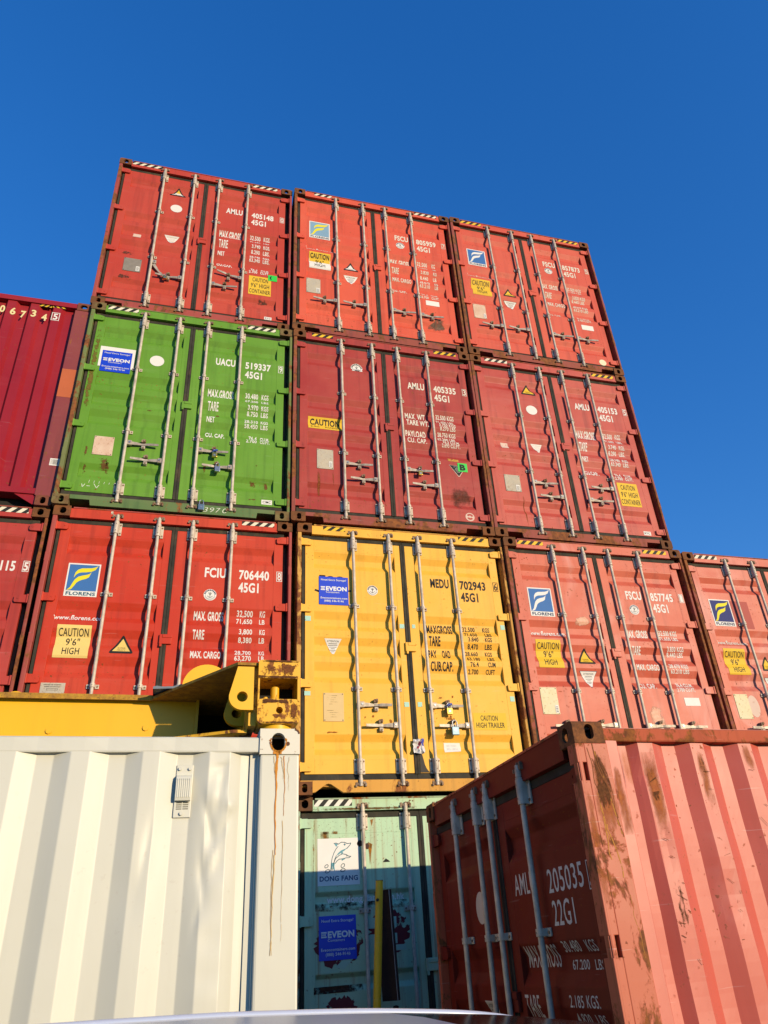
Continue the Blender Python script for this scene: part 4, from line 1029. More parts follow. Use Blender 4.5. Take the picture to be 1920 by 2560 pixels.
# ------------------------------------------------------------------ EVEON signs and padlocks
def blue_sign(x, y, z, w, h, label, mount):
    root = empty('advertising_sign', (x, y, z)); tag(root, label, 'sign', 'blue storage signs on the containers')
    mb = MB(); mb.bbox(0, w, -.003, 0, 0, h, SIGNBLUE, .001); mb.build('sign_board', root)
    d = Decal(flat=-.0025)
    T = lambda t, a, b, zz, hh, bold: d.text(t, a * w, b * w, zz * h, hh * h, SIGNWHITE, 1, bold)
    T('Need Extra Storage?', .07, .93, .855, .062, .012)
    T('EVEON', .235, .945, .505, .135, .045)
    d.rect(.06 * w, .205 * w, .505 * h, .540 * h, SIGNWHITE, 1); d.rect(.06 * w, .205 * w, .605 * h, .640 * h, SIGNWHITE, 1); d.rect(.06 * w, .185 * w, .553 * h, .592 * h, SIGNWHITE, 1)
    d.rect(.06 * w, .075 * w, .535 * h, .61 * h, SIGNWHITE, 1)
    for i in range(3):
        for j in range(2): d.poly([((.088 + .032 * i) * w, (.560 + .016 * j) * h), ((.106 + .032 * i) * w, (.566 + .016 * j) * h), ((.088 + .032 * i) * w, (.572 + .016 * j) * h)], SIGNBLUE, 2)
    T('Containers', .235, .685, .415, .062, .006)
    T('Eveoncontainers.com', .055, .955, .205, .066, .012); T('(888) 546-9146', .175, .830, .100, .066, .012)
    d.build('sign_lettering', root); return root
def on(n, x, z, y=YD): o = OFF[n]; return (CX[n[0]] + o[0] + x, o[1] + y, int(n[1]) * HCH + z)
blue_sign(*on('A2', -1.008, 1.858, YD - .004), .332, .320, 'blue sign fixed over a white panel on the green container', 0)
blue_sign(*on('B1', -.977, 1.934, YD - .003), .320, .330, 'blue sign fixed on the yellow container beside its first locking bar', 0)
blue_sign(*on('B0', -1.000, 1.572, YD - .003), .330, .338, 'blue sign in the shade on the mint green container', 0)

def padlock_mesh(name, body, s=1.0):
    mb = MB(); mb.bbox(-.028 * s, .028 * s, -.014, .014, -.062 * s, 0, body, .005)
    pts = [(-.018 * s, 0, -.004)] + [(-.018 * s * math.cos(a), 0, .030 * s + .018 * s * math.sin(a)) for a in [PI * i / 8 for i in range(9)]] + [(.018 * s, 0, -.004)]
    mb.path(pts, .0045 * s, STEEL, 8); mb.box(-.010, .010, -.0155, -.014, -.045, -.025, STEEL)
    return mb.mesh(name)
def padlock(n, x, z, body, label, s=1.0, y=-.012, tagm=None):
    root = empty('padlock', on(n, x, z, y)); tag(root, label, 'padlock', 'padlocks on the container handles')
    me = share(('pad', body.name, s), lambda: padlock_mesh('lock_body', body, s)); link('lock_body', me, root)
    if tagm:
        mb = MB(); mb.tube((-.02, -.006, .024), (.03, -.006, .040), .011, tagm, n=8); mb.build('lock_tag', root)
    return root
padlock('A2', .358, .815, BRASS, 'brass padlock on the upper handle of the green container', 1.0, -.006, plain('blue plastic', (.03, .07, .42), .4))
padlock('A2', .402, .624, STEEL, 'steel padlock on the lower handle of the green container', 1.05)
padlock('A2', .262, .110, LOCKBL, 'blue grey padlock hanging at the sill of the green container', 1.15, -.02)
padlock('B2', .336, .818, BRASS, 'brass padlock on the handle of the wine red container', .9)
padlock('B1', .352, .822, BRASS, 'brass padlock on the upper handle of the yellow container', 1.1, -.006, MATS['blue plastic'])
padlock('B1', .392, .628, LOCKBL, 'blue grey padlock on the lower handle of the yellow container', 1.35)
padlock('A3', -.40, .645, BRASS, 'brass padlock on the handle of the container with the letter C tag', .8)
# crumpled paper label at the middle of the yellow container
mb = MB(); rr = random.Random(5)
nx, nz = 6, 6; P = on('B1', .0, .35, YD)
vs = [(-.055 + .11 * i / nx + rr.uniform(-.006, .006), -.022 - rr.random() * .035, .02 + .14 * j / nz + rr.uniform(-.006, .006)) for j in range(nz + 1) for i in range(nx + 1)]
PAPER = plain('crumpled paper', (.72, .70, .68), .7, var=.12)
mb.add(vs, [(j * 7 + i, j * 7 + i + 1, j * 7 + i + 8, j * 7 + i + 7) for j in range(nz) for i in range(nx)], PAPER)
PINK = plain('red print', (.55, .08, .10), .6); PBL = plain('blue print', (.08, .10, .45), .6)
mb.add([(v[0], v[1] - .001, v[2]) for v in vs], [(j * 7 + i, j * 7 + i + 1, j * 7 + i + 8, j * 7 + i + 7) for j, i in ((3, 3), (4, 3), (2, 2))], PINK)
mb.add([(v[0], v[1] - .001, v[2]) for v in vs], [(j * 7 + i, j * 7 + i + 1, j * 7 + i + 8, j * 7 + i + 7) for j, i in ((4, 4), (5, 5), (4, 5), (3, 5))], PBL)
o = mb.build('paper_pouch'); o.location = P; tag(o, 'crumpled white paper pouch taped over the door seam of the yellow container', 'paper')

# ------------------------------------------------------------------ white container in front (seen from its long side)
GF = 'containers standing in front of the stack'
W0 = (-.402, -3.583, 0.0); WH = 2.53; WYAW = .0212
M_W = paint('white container paint', (.61, .60, .50), faded=(.66, .65, .555), fade=.4, grime=.10, seed=31, rough=.42, rust=-.25, specks=.08, scr=.0, dent=.35)
RUSTDRIP = worn('orange rust drip', (.62, .24, .02), .72, .7, 10); RUSTEDGE = worn('rust bleeding round a hole', (.32, .10, .02), .52, .8, 45); CHIP = worn('brown chipped edge', (.14, .06, .03), .62, .8, 40)
root = empty('shipping_container', W0, WYAW); tag(root, 'white container with a small louvred vent, its long side facing forward', 'container', GF)
BR = [1.213, 1.137, 1.067, .996, .920, .843, .771, .699, .627, .551, .481, .411, .319, .262]   # fold positions, left of the corner
line = [(.224, .046), (.238, .045)]
seq = BR[::-1]  # .262 .319 .411 ...
dep = [.040, .004]
line = [(.222, .050), (.240, .044), (.266, .040), (.318, .004), (.411, 0), (.481, .036), (.551, .036), (.627, 0), (.699, 0), (.771, .036), (.843, .036), (.920, 0), (.996, 0), (1.067, .036), (1.137, .036), (1.213, 0)]
x = 1.213
while x < 5.7:
    line += [(x + .073, 0), (x + .145, .036), (x + .218, .036), (x + .293, 0)]; x += .293
fine = []
for (a, da), (b, db) in zip(line, line[1:]):
    for t in (0, .05, .2, .35, .5, .65, .8, .95) if b < .75 else ((0, .06, .5, .94) if b < 2.5 else (0, .06, .94)): fine.append((a + (b - a) * t, da + (db - da) * t))
fine.append(line[-1])
def wdent(s, z):
    g = lambda s0, z0, rs, rz, a: a * math.exp(-((s - s0) / rs) ** 2 - ((z - z0) / rz) ** 2)
    k1 = lambda s0, z0, an, ln_, wd, a: a * math.exp(-(((s - s0) * math.cos(an) + (z - z0) * math.sin(an)) / wd) ** 2 - ((-(s - s0) * math.sin(an) + (z - z0) * math.cos(an)) / ln_) ** 2)
    cre = (k1(.352, 2.26, .15, .10, .012, .010) + k1(.395, 2.12, -.25, .09, .014, .012) + k1(.372, 1.98, .3, .07, .012, -.009) + k1(.41, 1.90, -.1, .09, .014, .012) + k1(.33, 2.10, .5, .05, .012, .008)
           + k1(.30, 2.185, .0, .014, .014, -.010) + k1(.355, 2.36, 1.2, .03, .01, .007) + k1(.645, 2.02, .1, .12, .012, .005) + k1(.42, 1.76, .2, .06, .012, .006))
    n = 1.15 * cre + .004 * math.sin(z * 31 + s * 9) * math.sin(z * 17 + 1.3) * math.exp(-((s - .365) / .06) ** 2)
    return (g(.365, 2.34, .06, .10, .008) + g(.395, 2.10, .05, .13, .012) + g(.33, 1.98, .045, .10, .010) + g(.405, 1.90, .05, .12, .012) + g(.30, 2.20, .025, .03, -.012) + g(.36, 2.22, .05, .05, -.010)
            + g(.62, 2.05, .05, .12, .006) + n * .8 + g(.69, 1.85, .06, .1, .006) + .0015 * math.sin(z * 6 + s * 4))
mb = MB(); rows = 90; z0, z1 = .16, 2.425
n_ = len(fine); vs = []
for r in range(rows + 1):
    z = z0 + (z1 - z0) * (1 - (1 - r / rows) ** 1.4)
    for s_, dd in fine: vs.append((-s_, dd + .008 + (1.0 * wdent(s_, z) if s_ < .9 else 0), z))
mb.add(vs, [(r * n_ + i, r * n_ + i + 1, (r + 1) * n_ + i + 1, (r + 1) * n_ + i) for r in range(rows) for i in range(n_ - 1)], M_W, True)
mb.build('side_panel', root)
mb = MB()   # roof, far side, ends, floor
mb.box(-5.9, -.15, .05, 2.39, WH - .055, WH - .043, M_W); mb.box(-5.95, -.10, 2.40, 2.43, .14, WH - .04, M_W); mb.box(-5.96, -5.92, .06, 2.38, .1, WH - .02, M_W)
ln = corr_line(.16, 2.28); vs = [( -.02 - dd, y, z) for z in (.16, WH - .1) for y, dd in ln]; k_ = len(ln)
mb.add(vs, [(i, i + 1, k_ + i + 1, k_ + i) for i in range(k_ - 1)], M_W)
mb.box(-5.9, -.19, .0, .06, .012, .165, M_W); mb.box(-.05, -.006, .17, 2.27, WH - .12, WH - .012, M_W); mb.box(-.05, -.006, .17, 2.27, .012, .15, M_W); mb.box(-5.9, -.16, .06, 2.40, .13, .16, DARKIN)
mb.build('container_body', root)
# top rail with a slightly wavy lower lip
mb = MB(); N = 60; vs = []
for i in range(N + 1):
    x = -.186 - i * (5.70 / N); w_ = .0025 * math.sin(x * 21.5 + .6) + .0015 * math.sin(x * 7)
    vs += [(x, .012 + w_ * .6, 2.424), (x, .010 + w_ * .5, 2.430), (x, .010 + w_, 2.486), (x, .016, 2.492), (x, .070, 2.492), (x, .070, 2.424)]
mb.add(vs, [(6 * i + a, 6 * i + (a + 1) % 6, 6 * i + 6 + (a + 1) % 6, 6 * i + 6 + a) for i in range(N) for a in range(6)], M_W, False); mb.build('top_rail', root)
CW = paint('white casting paint', (.66, .63, .52), fade=.2, grime=.1, seed=32, rough=.5, rust=-.1, specks=.8, scr=0, dent=.1)
def wcast(sx, top):
    b = bm_box(-.187, 0, 0, .165, 0, .118, .024, 3, lambda p: (abs(p.x) < 1e-4 and abs(p.z - (.118 if top else 0)) < 1e-4))
    cut = [bm_box(-.158, -.028, .03, .15, .020, .098), bm_oval((-.101, 0, .057), 'y', .063, .083, .04), bm_oval((0, .08, .059), 'x', .05, .08, .04), bm_oval((-.1, .08, .118 if top else 0), 'z', .11, .062, .05)]
    me = boolean_mesh('corner_casting', b, cut, CW); me.materials.append(rusty('rust and shade inside casting', (.035, .018, .012), (.05, .026, .014), (.02, .012, .01), 20))  # cavity rust darkened so its colour carries the shade in the hole
    for p in me.polygons:
        if p.center.y > .028 and -.160 < p.center.x < -.026 and .018 < p.center.z < .1: p.material_index = 1
    return me
mt, mbm = wcast(1, 1), wcast(1, 0)
cst = link('corner_casting', mt, root, (0, 0, WH - .118)); link('corner_casting', mbm, root, (0, 0, 0))
for o_, z in ((mt, WH - .118), (mbm, 0)):
    for xx, yy, rz in ((-6.058, 2.438, PI), ): link('corner_casting', o_, root, (xx, yy, z), (0, 0, rz))
mb = MB(); mb.bbox(-.183, -.002, .004, .05, .118, WH - .118, M_W, .010); mb.box(-.19, -.183, .03, .06, .118, WH - .118, M_W); mb.box(-.03, -.004, .05, .165, .118, WH - .118, M_W); mb.box(-.224, -.183, .046, .062, .16, 2.44, M_W)
post = mb.build('corner_post', root)
mb = MB(); mb.box(-.18, -.004, 2.30, 2.434, .118, WH - .118, M_W); mb.box(-6.054, -5.88, .004, .12, .118, WH - .118, M_W); mb.box(-6.054, -5.88, 2.30, 2.434, .118, WH - .118, M_W); mb.build('corner_post', root)
# rust drips under the casting hole
d = Decal(flat=.004); rr = random.Random(11)
def drip(x, zt_, zb_, w, mat, lev, wig=.006):
    n = 26; L_ = []; Rr = []
    xx = x
    for i in range(n + 1):
        t = i / n; z = zt_ + (zb_ - zt_) * t; xx += rr.uniform(-wig, wig) * .45
        ww = w * (1 - .55 * t) * rr.uniform(.7, 1.25); L_.append((xx - ww / 2, z)); Rr.append((xx + ww / 2, z))
    for i in range(n): d.poly([L_[i + 1], Rr[i + 1], Rr[i], L_[i]], mat, lev)
THIN = worn('faint rust run', (.66, .44, .16), .60, .7, 9)
drip(-.106, 2.412, 1.98, .0085, RUSTDRIP, 2, .004); drip(-.104, 2.412, 2.32, .012, RUSTDRIP, 1, .004); drip(-.110, 1.98, 1.60, .0045, THIN, 2, .004); drip(-.072, 2.405, 2.14, .0035, RUSTDRIP, 1, .004); drip(-.075, 2.12, 1.65, .0022, THIN, 1, .004); drip(-.120, 2.405, 2.22, .003, THIN, 1); drip(-.088, 2.40, 2.30, .0035, THIN, 1); drip(-.050, 2.40, 2.25, .002, THIN, 1); drip(-.115, 2.0, 1.6, .0025, THIN, 1)
d.build('rust_run', post)
d = Decal(flat=.0); 
for i in range(34):
    a = rr.uniform(PI * .9, PI * 2.1); q = rr.uniform(1.02, 1.22); s_ = rr.uniform(.0015, .0055)
    d.disc(-.101 + .032 * q * math.cos(a), .057 + .042 * q * math.sin(a), s_, s_ * rr.uniform(.6, 1.3), RUSTEDGE if rr.random() < .6 else RUSTDRIP, 1, 7)
d.arc(-.101, .057, .0335, .041, PI * 1.05, PI * 1.95, RUSTDRIP, 1, 12, 1.25); d.rect(-.125, -.085, .000, .012, RUSTDRIP, 1)
d.arc(-.024, .094, .016, .0235, .0, PI / 2, CHIP, 1, 6); d.disc(-.056, .047, .0085, .0095, CHIP, 2, 12); d.build('rust_chip', cst)
# vent
vx, vz = -.549, 2.148
mb = MB(); yv = .042
mb.bbox(vx, vx + .073, yv - .006, yv + .002, vz, vz + .224, M_W, .003)
pts = [(yv - .006, vz + .178), (yv - .028, vz + .170), (yv - .033, vz + .150), (yv - .033, vz + .080), (yv - .029, vz + .068), (yv - .006, vz + .068)]
mb.prism(pts, vx + .002, vx + .068, M_W, 'x')
for i in range(7): mb.bbox(vx + .008 + i * .0085, vx + .0125 + i * .0085, yv - .0355, yv - .0325, vz + .080, vz + .160, M_W, .001)
for i in range(4):
    for a, b in ((.010, .034), (.038, .062)): mb.box(vx + a, vx + b, yv - .0066, yv - .0058, vz + .034 + i * .0085, vz + .0375 + i * .0085, RUBBER)
for a, b in ((.015, .206), (.058, .206), (.034, .016)): mb.tube((vx + a, yv - .016, vz + b), (vx + a, yv - .005, vz + b), .0075, M_W, n=12)
mb.build('vent', root)
d = Decal(flat=.0075)
for i in range(26): d.disc(-rr.uniform(1.20, 1.285), rr.uniform(1.42, 1.60), rr.uniform(.0008, .0025), rr.uniform(.001, .005), CHIP, 0, 6)
d.build('paint_chip', root)

# ------------------------------------------------------------------ red container in front (door end in the shade, long side in the sun)
R0 = Vector((.997, -3.668, 0)); RYAW = .027; RH = 2.56
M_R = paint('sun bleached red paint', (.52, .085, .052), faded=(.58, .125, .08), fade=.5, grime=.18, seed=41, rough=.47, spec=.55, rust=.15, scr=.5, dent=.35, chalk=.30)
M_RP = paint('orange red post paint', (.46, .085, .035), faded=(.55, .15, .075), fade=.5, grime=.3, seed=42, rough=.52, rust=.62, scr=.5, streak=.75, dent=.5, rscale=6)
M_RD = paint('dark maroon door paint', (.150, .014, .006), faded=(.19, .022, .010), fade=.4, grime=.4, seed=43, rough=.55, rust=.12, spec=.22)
M_RRAIL = paint('rusty orange rail paint', (.44, .085, .035), faded=(.52, .14, .07), fade=.5, grime=.5, seed=44, rough=.8, rust=.70, rscale=5, scr=.5, spec=.3)
RPROF = prof_from([(2.190, 2.126, 2.060, 2.000), (1.575, 1.508, 1.44, 1.37), (1.285, 1.21, 1.145, 1.08), (1.0, .93, .87, .80), (.53, .47, .41, .35)])
SCR = worn('rust scratch', (.22, .07, .02), .58, .8, 24); OSCR = worn('ochre scratch', (.50, .22, .04), .55, .8, 22)
def red_side(root, H, mat, frame):
    """long side, post with lashing slots, rails: built on the container's +x side"""
    mb = MB(); X = 1.219
    # post in strips that leave the two slots open
    sl = [(2.257, 2.347), (1.489, 1.579), (.70, .79)]
    segs = []; z = .118
    for a, b in sl[::-1]: segs.append((z, a)); z = b
    segs.append((z, H - .118))
    for a, b in segs: mb.bbox(1.13, X - .004, .0, .052, a - .001, b + .001, frame, .012 if False else .004)
    for a, b in sl: mb.box(1.17, X - .012, .0, .022, a, b, frame)
    mb.bbox(1.17, X - .0025, .051, .186, .118, H - .118, frame, .004)
    mb.box(1.10, 1.16, .12, .16, .118, H - .118, frame); mb.box(1.168, 1.172, .02, .06, .2, H - .2, DARKIN)  # near-black sheet behind the slots paints in their shade
    mb.bbox(1.18, X - .010, .185, .252, .15, H - .10, mat, .003)
    mb.build('corner_post', root)
    line = [(.246, .036), (.258, .036), (.335, .036), (.389, 0), (.479, 0), (.557, .036), (.640, .036), (.716, 0), (.800, 0), (.878, .036), (.958, .036)]
    y = .958
    while y < 5.5: line += [(y + .075, 0), (y + .160, 0), (y + .238, .036), (y + .316, .036)]; y += .316
    ln = []
    for (a, da), (b, db) in zip(line, line[1:]):
        ln += [(a + (b - a) * t, da + (db - da) * t) for t in ((0, .08, .5, .92) if b < 2.0 else (0,))]
    ln.append(line[-1])
    def dn(s, z):
        g = lambda s0, z0, rs, rz, a: a * math.exp(-((s - s0) / rs) ** 2 - ((z - z0) / rz) ** 2)
        return .003 * math.sin(z * 5 + s * 3) + .002 * math.sin(z * 13 + s * 7) + g(.42, 2.30, .05, .06, .012) + g(.43, 1.95, .05, .12, .008) + g(.75, 1.70, .06, .1, .008) + g(.40, 2.10, .04, .2, .006)
    mb = MB(); side_sheet(mb, ln, X - .026, 1, .16, H - .100, mat, 40, dn); sp = mb.build('side_panel', root)
    mb = MB(); N = 50; vs = []
    for i in range(N + 1):
        y = .176 + i * (5.70 / N); w_ = .003 * math.sin(y * 19) + .002 * math.sin(y * 7 + 1)
        vs += [(X - .012 - w_, y, H - .106), (X - .008 - w_, y, H - .099), (X - .008 - w_ * .5, y, H - .042), (X - .018, y, H - .036), (X - .07, y, H - .036), (X - .07, y, H - .106)]
    mb.add(vs, [(6 * i + a, 6 * i + (a + 1) % 6, 6 * i + 6 + (a + 1) % 6, 6 * i + 6 + a) for i in range(N) for a in range(6)], M_RRAIL); mb.build('top_rail', root)
    mb = MB(); mb.box(X - .05, X - .004, .18, 5.9, .012, .165, frame); mb.build('bottom_rail', root)
    # scratches: flat strips on the sunlit post and panel
    rr = random.Random(21)
    def strip(mb, pts, w, x, mat):
        for (ya, za), (yb, zb_) in zip(pts, pts[1:]):
            L_ = math.hypot(yb - ya, zb_ - za) or 1e-6; ny, nz = -(zb_ - za) / L_ * w / 2, (yb - ya) / L_ * w / 2
            mb.add([(x, ya + ny, za + nz), (x, yb + ny, zb_ + nz), (x, yb - ny, zb_ - nz), (x, ya - ny, za - nz)], [(0, 1, 2, 3)], mat)
    mb = MB()
    for k in range(7):
        y = rr.uniform(.06, .17); z = rr.uniform(1.7, 2.42); pts = [(y, z)]
        for i in range(7): y += rr.uniform(-.006, .012); z -= rr.uniform(.02, .05); pts.append((min(max(y, .056), .18), z))
        strip(mb, pts, rr.uniform(.002, .006), X - .0017, SCR if k % 2 else OSCR)
    main = [(.105, 2.40), (.112, 2.33), (.135, 2.26), (.150, 2.15), (.162, 2.06), (.176, 1.99)]
    strip(mb, main, .006, X - .0015, OSCR); strip(mb, [(a + .004, b) for a, b in main], .004, X - .0011, SCR)
    strip(mb, [(.098, 2.44), (.102, 2.34), (.12, 2.28), (.16, 2.2)], .006, X - .0013, SCR)
    mb.build('rust_scratch', root)
    RW = bloom('orange rust bloom', (.44, .13, .03), .30, .30, 9, 'yz', .30, (.34, .085, .025), .7); RW2 = bloom('brown rust bloom', (.15, .055, .018), .44, .10, 13, 'yz', .35)
    mb = MB()
    for ya, yb, za, zb_, mt_, x in ((.002, .05, 1.60, 2.25, RW, X - .0032), (.054, .184, 1.92, 2.440, RW, X - .0019), (.054, .184, 2.05, 2.440, RW2, X - .0014), (.186, .250, 2.0, 2.42, RW, X - .0085), (.002, .05, .6, 1.45, RW2, X - .0032), (.054, .12, .6, 1.40, RW, X - .0019)):
        mb = MB(); mb.add([(x, ya, za), (x, yb, za), (x, yb, zb_), (x, ya, zb_)], [(0, 1, 2, 3)], mt_); mb.build('rust_bloom', root)
    for ya, yb, za, zb_, mt_ in ((.392, .476, 1.95, 2.47, RW), (.395, .474, 2.08, 2.40, RW2), (.725, .795, 2.10, 2.47, RW), (.725, .795, 2.25, 2.46, RW2), (.258, .335, 2.2, 2.46, RW), (1.04, 1.115, 2.3, 2.47, RW), (.395, .474, 1.5, 1.9, RW2)):
        mb = MB(); n__ = 8; mb.add([(X - .0245 - dn(yy, za + (zb_ - za) * i / n__), yy, za + (zb_ - za) * i / n__) for i in range(n__ + 1) for yy in (ya, yb)], [(2 * i, 2 * i + 1, 2 * i + 3, 2 * i + 2) for i in range(n__)], mt_); mb.build('rust_bloom', root)
    mb = MB()
    for k in range(26):
        f = rr.choice(((.392, .476), (.720, .796), (1.04, 1.11))); y = rr.uniform(*f); z = rr.uniform(1.45, 2.35); L_ = rr.uniform(.01, .06); an = rr.uniform(-.9, .3)
        y2 = min(max(y + L_ * math.cos(an), f[0]), f[1]); strip(mb, [(y, z), (y2, z + L_ * math.sin(an))], rr.uniform(.0012, .003), X - .0215, SCR)
        mb.build('rust_scratch', root)
cen = R0 + Vector((-math.sin(RYAW), math.cos(RYAW), 0)) * 1.219
RCAST = rusty('orange rusty casting', (.12, .046, .018), (.26, .095, .028), (.06, .026, .013), 26, .9)
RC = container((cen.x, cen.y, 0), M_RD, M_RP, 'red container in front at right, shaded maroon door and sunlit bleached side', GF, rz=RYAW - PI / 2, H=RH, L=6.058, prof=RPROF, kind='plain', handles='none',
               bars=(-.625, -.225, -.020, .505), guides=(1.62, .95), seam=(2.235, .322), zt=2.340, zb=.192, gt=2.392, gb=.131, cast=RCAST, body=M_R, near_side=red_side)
d = Decal(RPROF)
d.text('AMLU', .155, .428, 1.820, .108, GREY_L, 0, .006); d.text('205035', .592, .985, 1.800, .112, GREY_L, 0, .006); d.text('22G1', .600, .842, 1.645, .115, GREY_L, 0, .006)
d.frame(1.034, 1.104, 1.780, 1.912, .006, GREY_L); d.text('5', 1.046, 1.092, 1.795, .098, GREY_L, 0, .006); d.build('number_lettering', RC['R'])
d = Decal(RPROF)
for t, a, b, z, h in (('MAX.GROSS', .150, .545, 1.458, .104), ('30.480', .628, .808, 1.522, .050), ('KGS.', .871, .985, 1.520, .050), ('67.200', .664, .840, 1.444, .042), ('LBS.', .897, 1.002, 1.442, .042),
                      ('TARE', .112, .288, 1.228, .102), ('2.185', .640, .785, 1.286, .050), ('KGS.', .816, .945, 1.288, .050), ('4.820', .655, .800, 1.215, .045), ('LBS.', .85, .96, 1.215, .045), ('NET', .12, .26, 1.05, .08), ('28.295', .62, .79, 1.09, .05), ('KGS.', .816, .945, 1.09, .05)):
    d.text(t, a, b, z, h, GREY_L, 0, .004)
d.build('weight_lettering', RC['R'])
d = Decal(RPROF); d.disc(-.405, 1.796, .082, .094, worn('grey cream dot', (.60, .57, .50), .9), 1); d.build('round_mark', RC['L'])
d = Decal(RPROF); attention(d, -.40, 1.290, .19, .16, GREY_L, STK_B); d.build('warning_sticker', RC['L'])

# ------------------------------------------------------------------ yellow lifting frame on the white container
M_SP = paint('strong yellow paint', (.86, .45, .002), faded=(.88, .50, .012), fade=.4, grime=.12, seed=51, rough=.38, rust=.02, specks=.35, scr=0, dent=.3)
M_SPR = paint('rusted yellow paint', (.82, .42, .006), faded=(.84, .47, .03), fade=.4, grime=.2, seed=52, rough=.5, rust=.62, specks=1, scr=0, dent=.2, rscale=13)
M_SPE = rusty('worn yellow edge', (.30, .15, .03), (.55, .30, .03), (.09, .045, .02), 20)
sp = empty('lifting_frame', (W0[0], W0[1], 0), WYAW); tag(sp, 'yellow steel lifting frame lying on the white container, with rusty corner block', 'lifting frame')
mb = MB()
def holed(mb, x0, x1, z0, z1, cx, cz, r, y0, y1, mat, dark, n=20):
    """plate with a round hole"""
    per = []
    ang = [2 * PI * i / n for i in range(n)]
    for a in ang:
        dx, dz = math.cos(a), math.sin(a)
        t = min(((x1 - cx) / dx if dx > 1e-9 else (x0 - cx) / dx if dx < -1e-9 else 9e9), ((z1 - cz) / dz if dz > 1e-9 else (z0 - cz) / dz if dz < -1e-9 else 9e9))
        per.append((cx + dx * t, cz + dz * t))
    # snap nearest samples to the corners
    for c in ((x0, z0), (x0, z1), (x1, z0), (x1, z1)):
        i = min(range(n), key=lambda k: (per[k][0] - c[0]) ** 2 + (per[k][1] - c[1]) ** 2); per[i] = c
    ins = [(cx + math.cos(a) * r, cz + math.sin(a) * r) for a in ang]
    vs = [(a, y0, b) for a, b in per] + [(a, y0, b) for a, b in ins] + [(a, y1, b) for a, b in ins] + [(a, y1, b) for a, b in per]
    fs = []
    for i in range(n):
        j = (i + 1) % n
        fs += [(i, j, n + j, n + i), (n + i, n + j, 2 * n + j, 2 * n + i), (2 * n + i, 2 * n + j, 3 * n + j, 3 * n + i), (3 * n + i, 3 * n + j, j, i)]
    mb.add(vs, fs, mat)
    mb.add([(cx + math.cos(a) * r * 1.05, y1 - .001, cz + math.sin(a) * r * 1.05) for a in ang], [tuple(range(n))], dark)
def rbox(mb, x0, x1, y0, y1, z0, z1, mat, b=.02): mb.addbm(bm_box(x0, x1, y0, y1, z0, z1, b, 3, lambda p: abs(p.y - (y0 + y1) / 2) < 1e-4), mat)
rbox(mb, -.2045, -.0005, .0, .20, 2.777, 2.869, M_SPR, .014)
mb.box(-.2045, -.1965, .004, .19, 2.66, 2.79, M_SPR); mb.box(-.0125, -.0008, .004, .19, 2.66, 2.79, M_SPR); mb.box(-.2, -.005, .17, .196, 2.66, 2.79, DARKIN)
mb.build('corner_block', sp)
link('base_block', boolean_mesh('base_block', bm_box(-.2045, -.0005, .004, .20, 2.556, 2.675, .020, 3, lambda p: abs(p.y - .102) < 1e-3), [bm_oval((-.099, .0, 2.620), 'y', .033, .0335, .08)], M_SPR), sp)
RB = bloom('block rust', (.11, .042, .018), .40, .06, 26, 'xz', 1, (.26, .09, .02)); RB2 = bloom('block rust edge', (.13, .05, .018), .26, .12, 30, 'xz')
dd = Decal(flat=.0); 
for q in ((-.115, -.002, 2.785, 2.868), (-.19, -.10, 2.80, 2.85)): dd.rect(*q, RB, 1)
dd.rect(-.2045, -.0005, 2.776, 2.790, RB2, 2); dd.rect(-.2045, -.0005, 2.858, 2.869, RB2, 2)
for nm_, y_ in (('rust_patch', .0),): dd.build(nm_, sp, y_, -1)
dd = Decal(flat=.004)
dd.rect(-.055, -.002, 2.560, 2.668, RB, 1); dd.rect(-.14, -.07, 2.575, 2.608, RB, 1); dd.rect(-.19, -.03, 2.652, 2.675, RB2, 2); dd.rect(-.20, -.01, 2.556, 2.566, RB2, 2); dd.build('rust_patch', sp, .0, -1)
mb = MB(); mb.tube((-.117, .05, 2.674), (-.117, .05, 2.741), .0205, M_SPR, n=18); mb.tube((-.117, .05, 2.741), (-.117, .05, 2.746), .0205, M_SPR, .015, 18); mb.build('locking_pin', sp)
mb = MB(); mb.tube((-.163, .04, 2.674), (-.163, .04, 2.684), .015, M_SPR, n=12); mb.tube((-.163, .04, 2.684), (-.163, .04, 2.692), .010, M_SPR, n=6); mb.build('bolt', sp)
mb = MB(); mb.tube((-.103, .09, WH - .010), (-.103, .09, 2.558), .075, M_SP, n=20); mb.build('twist_lock', sp)
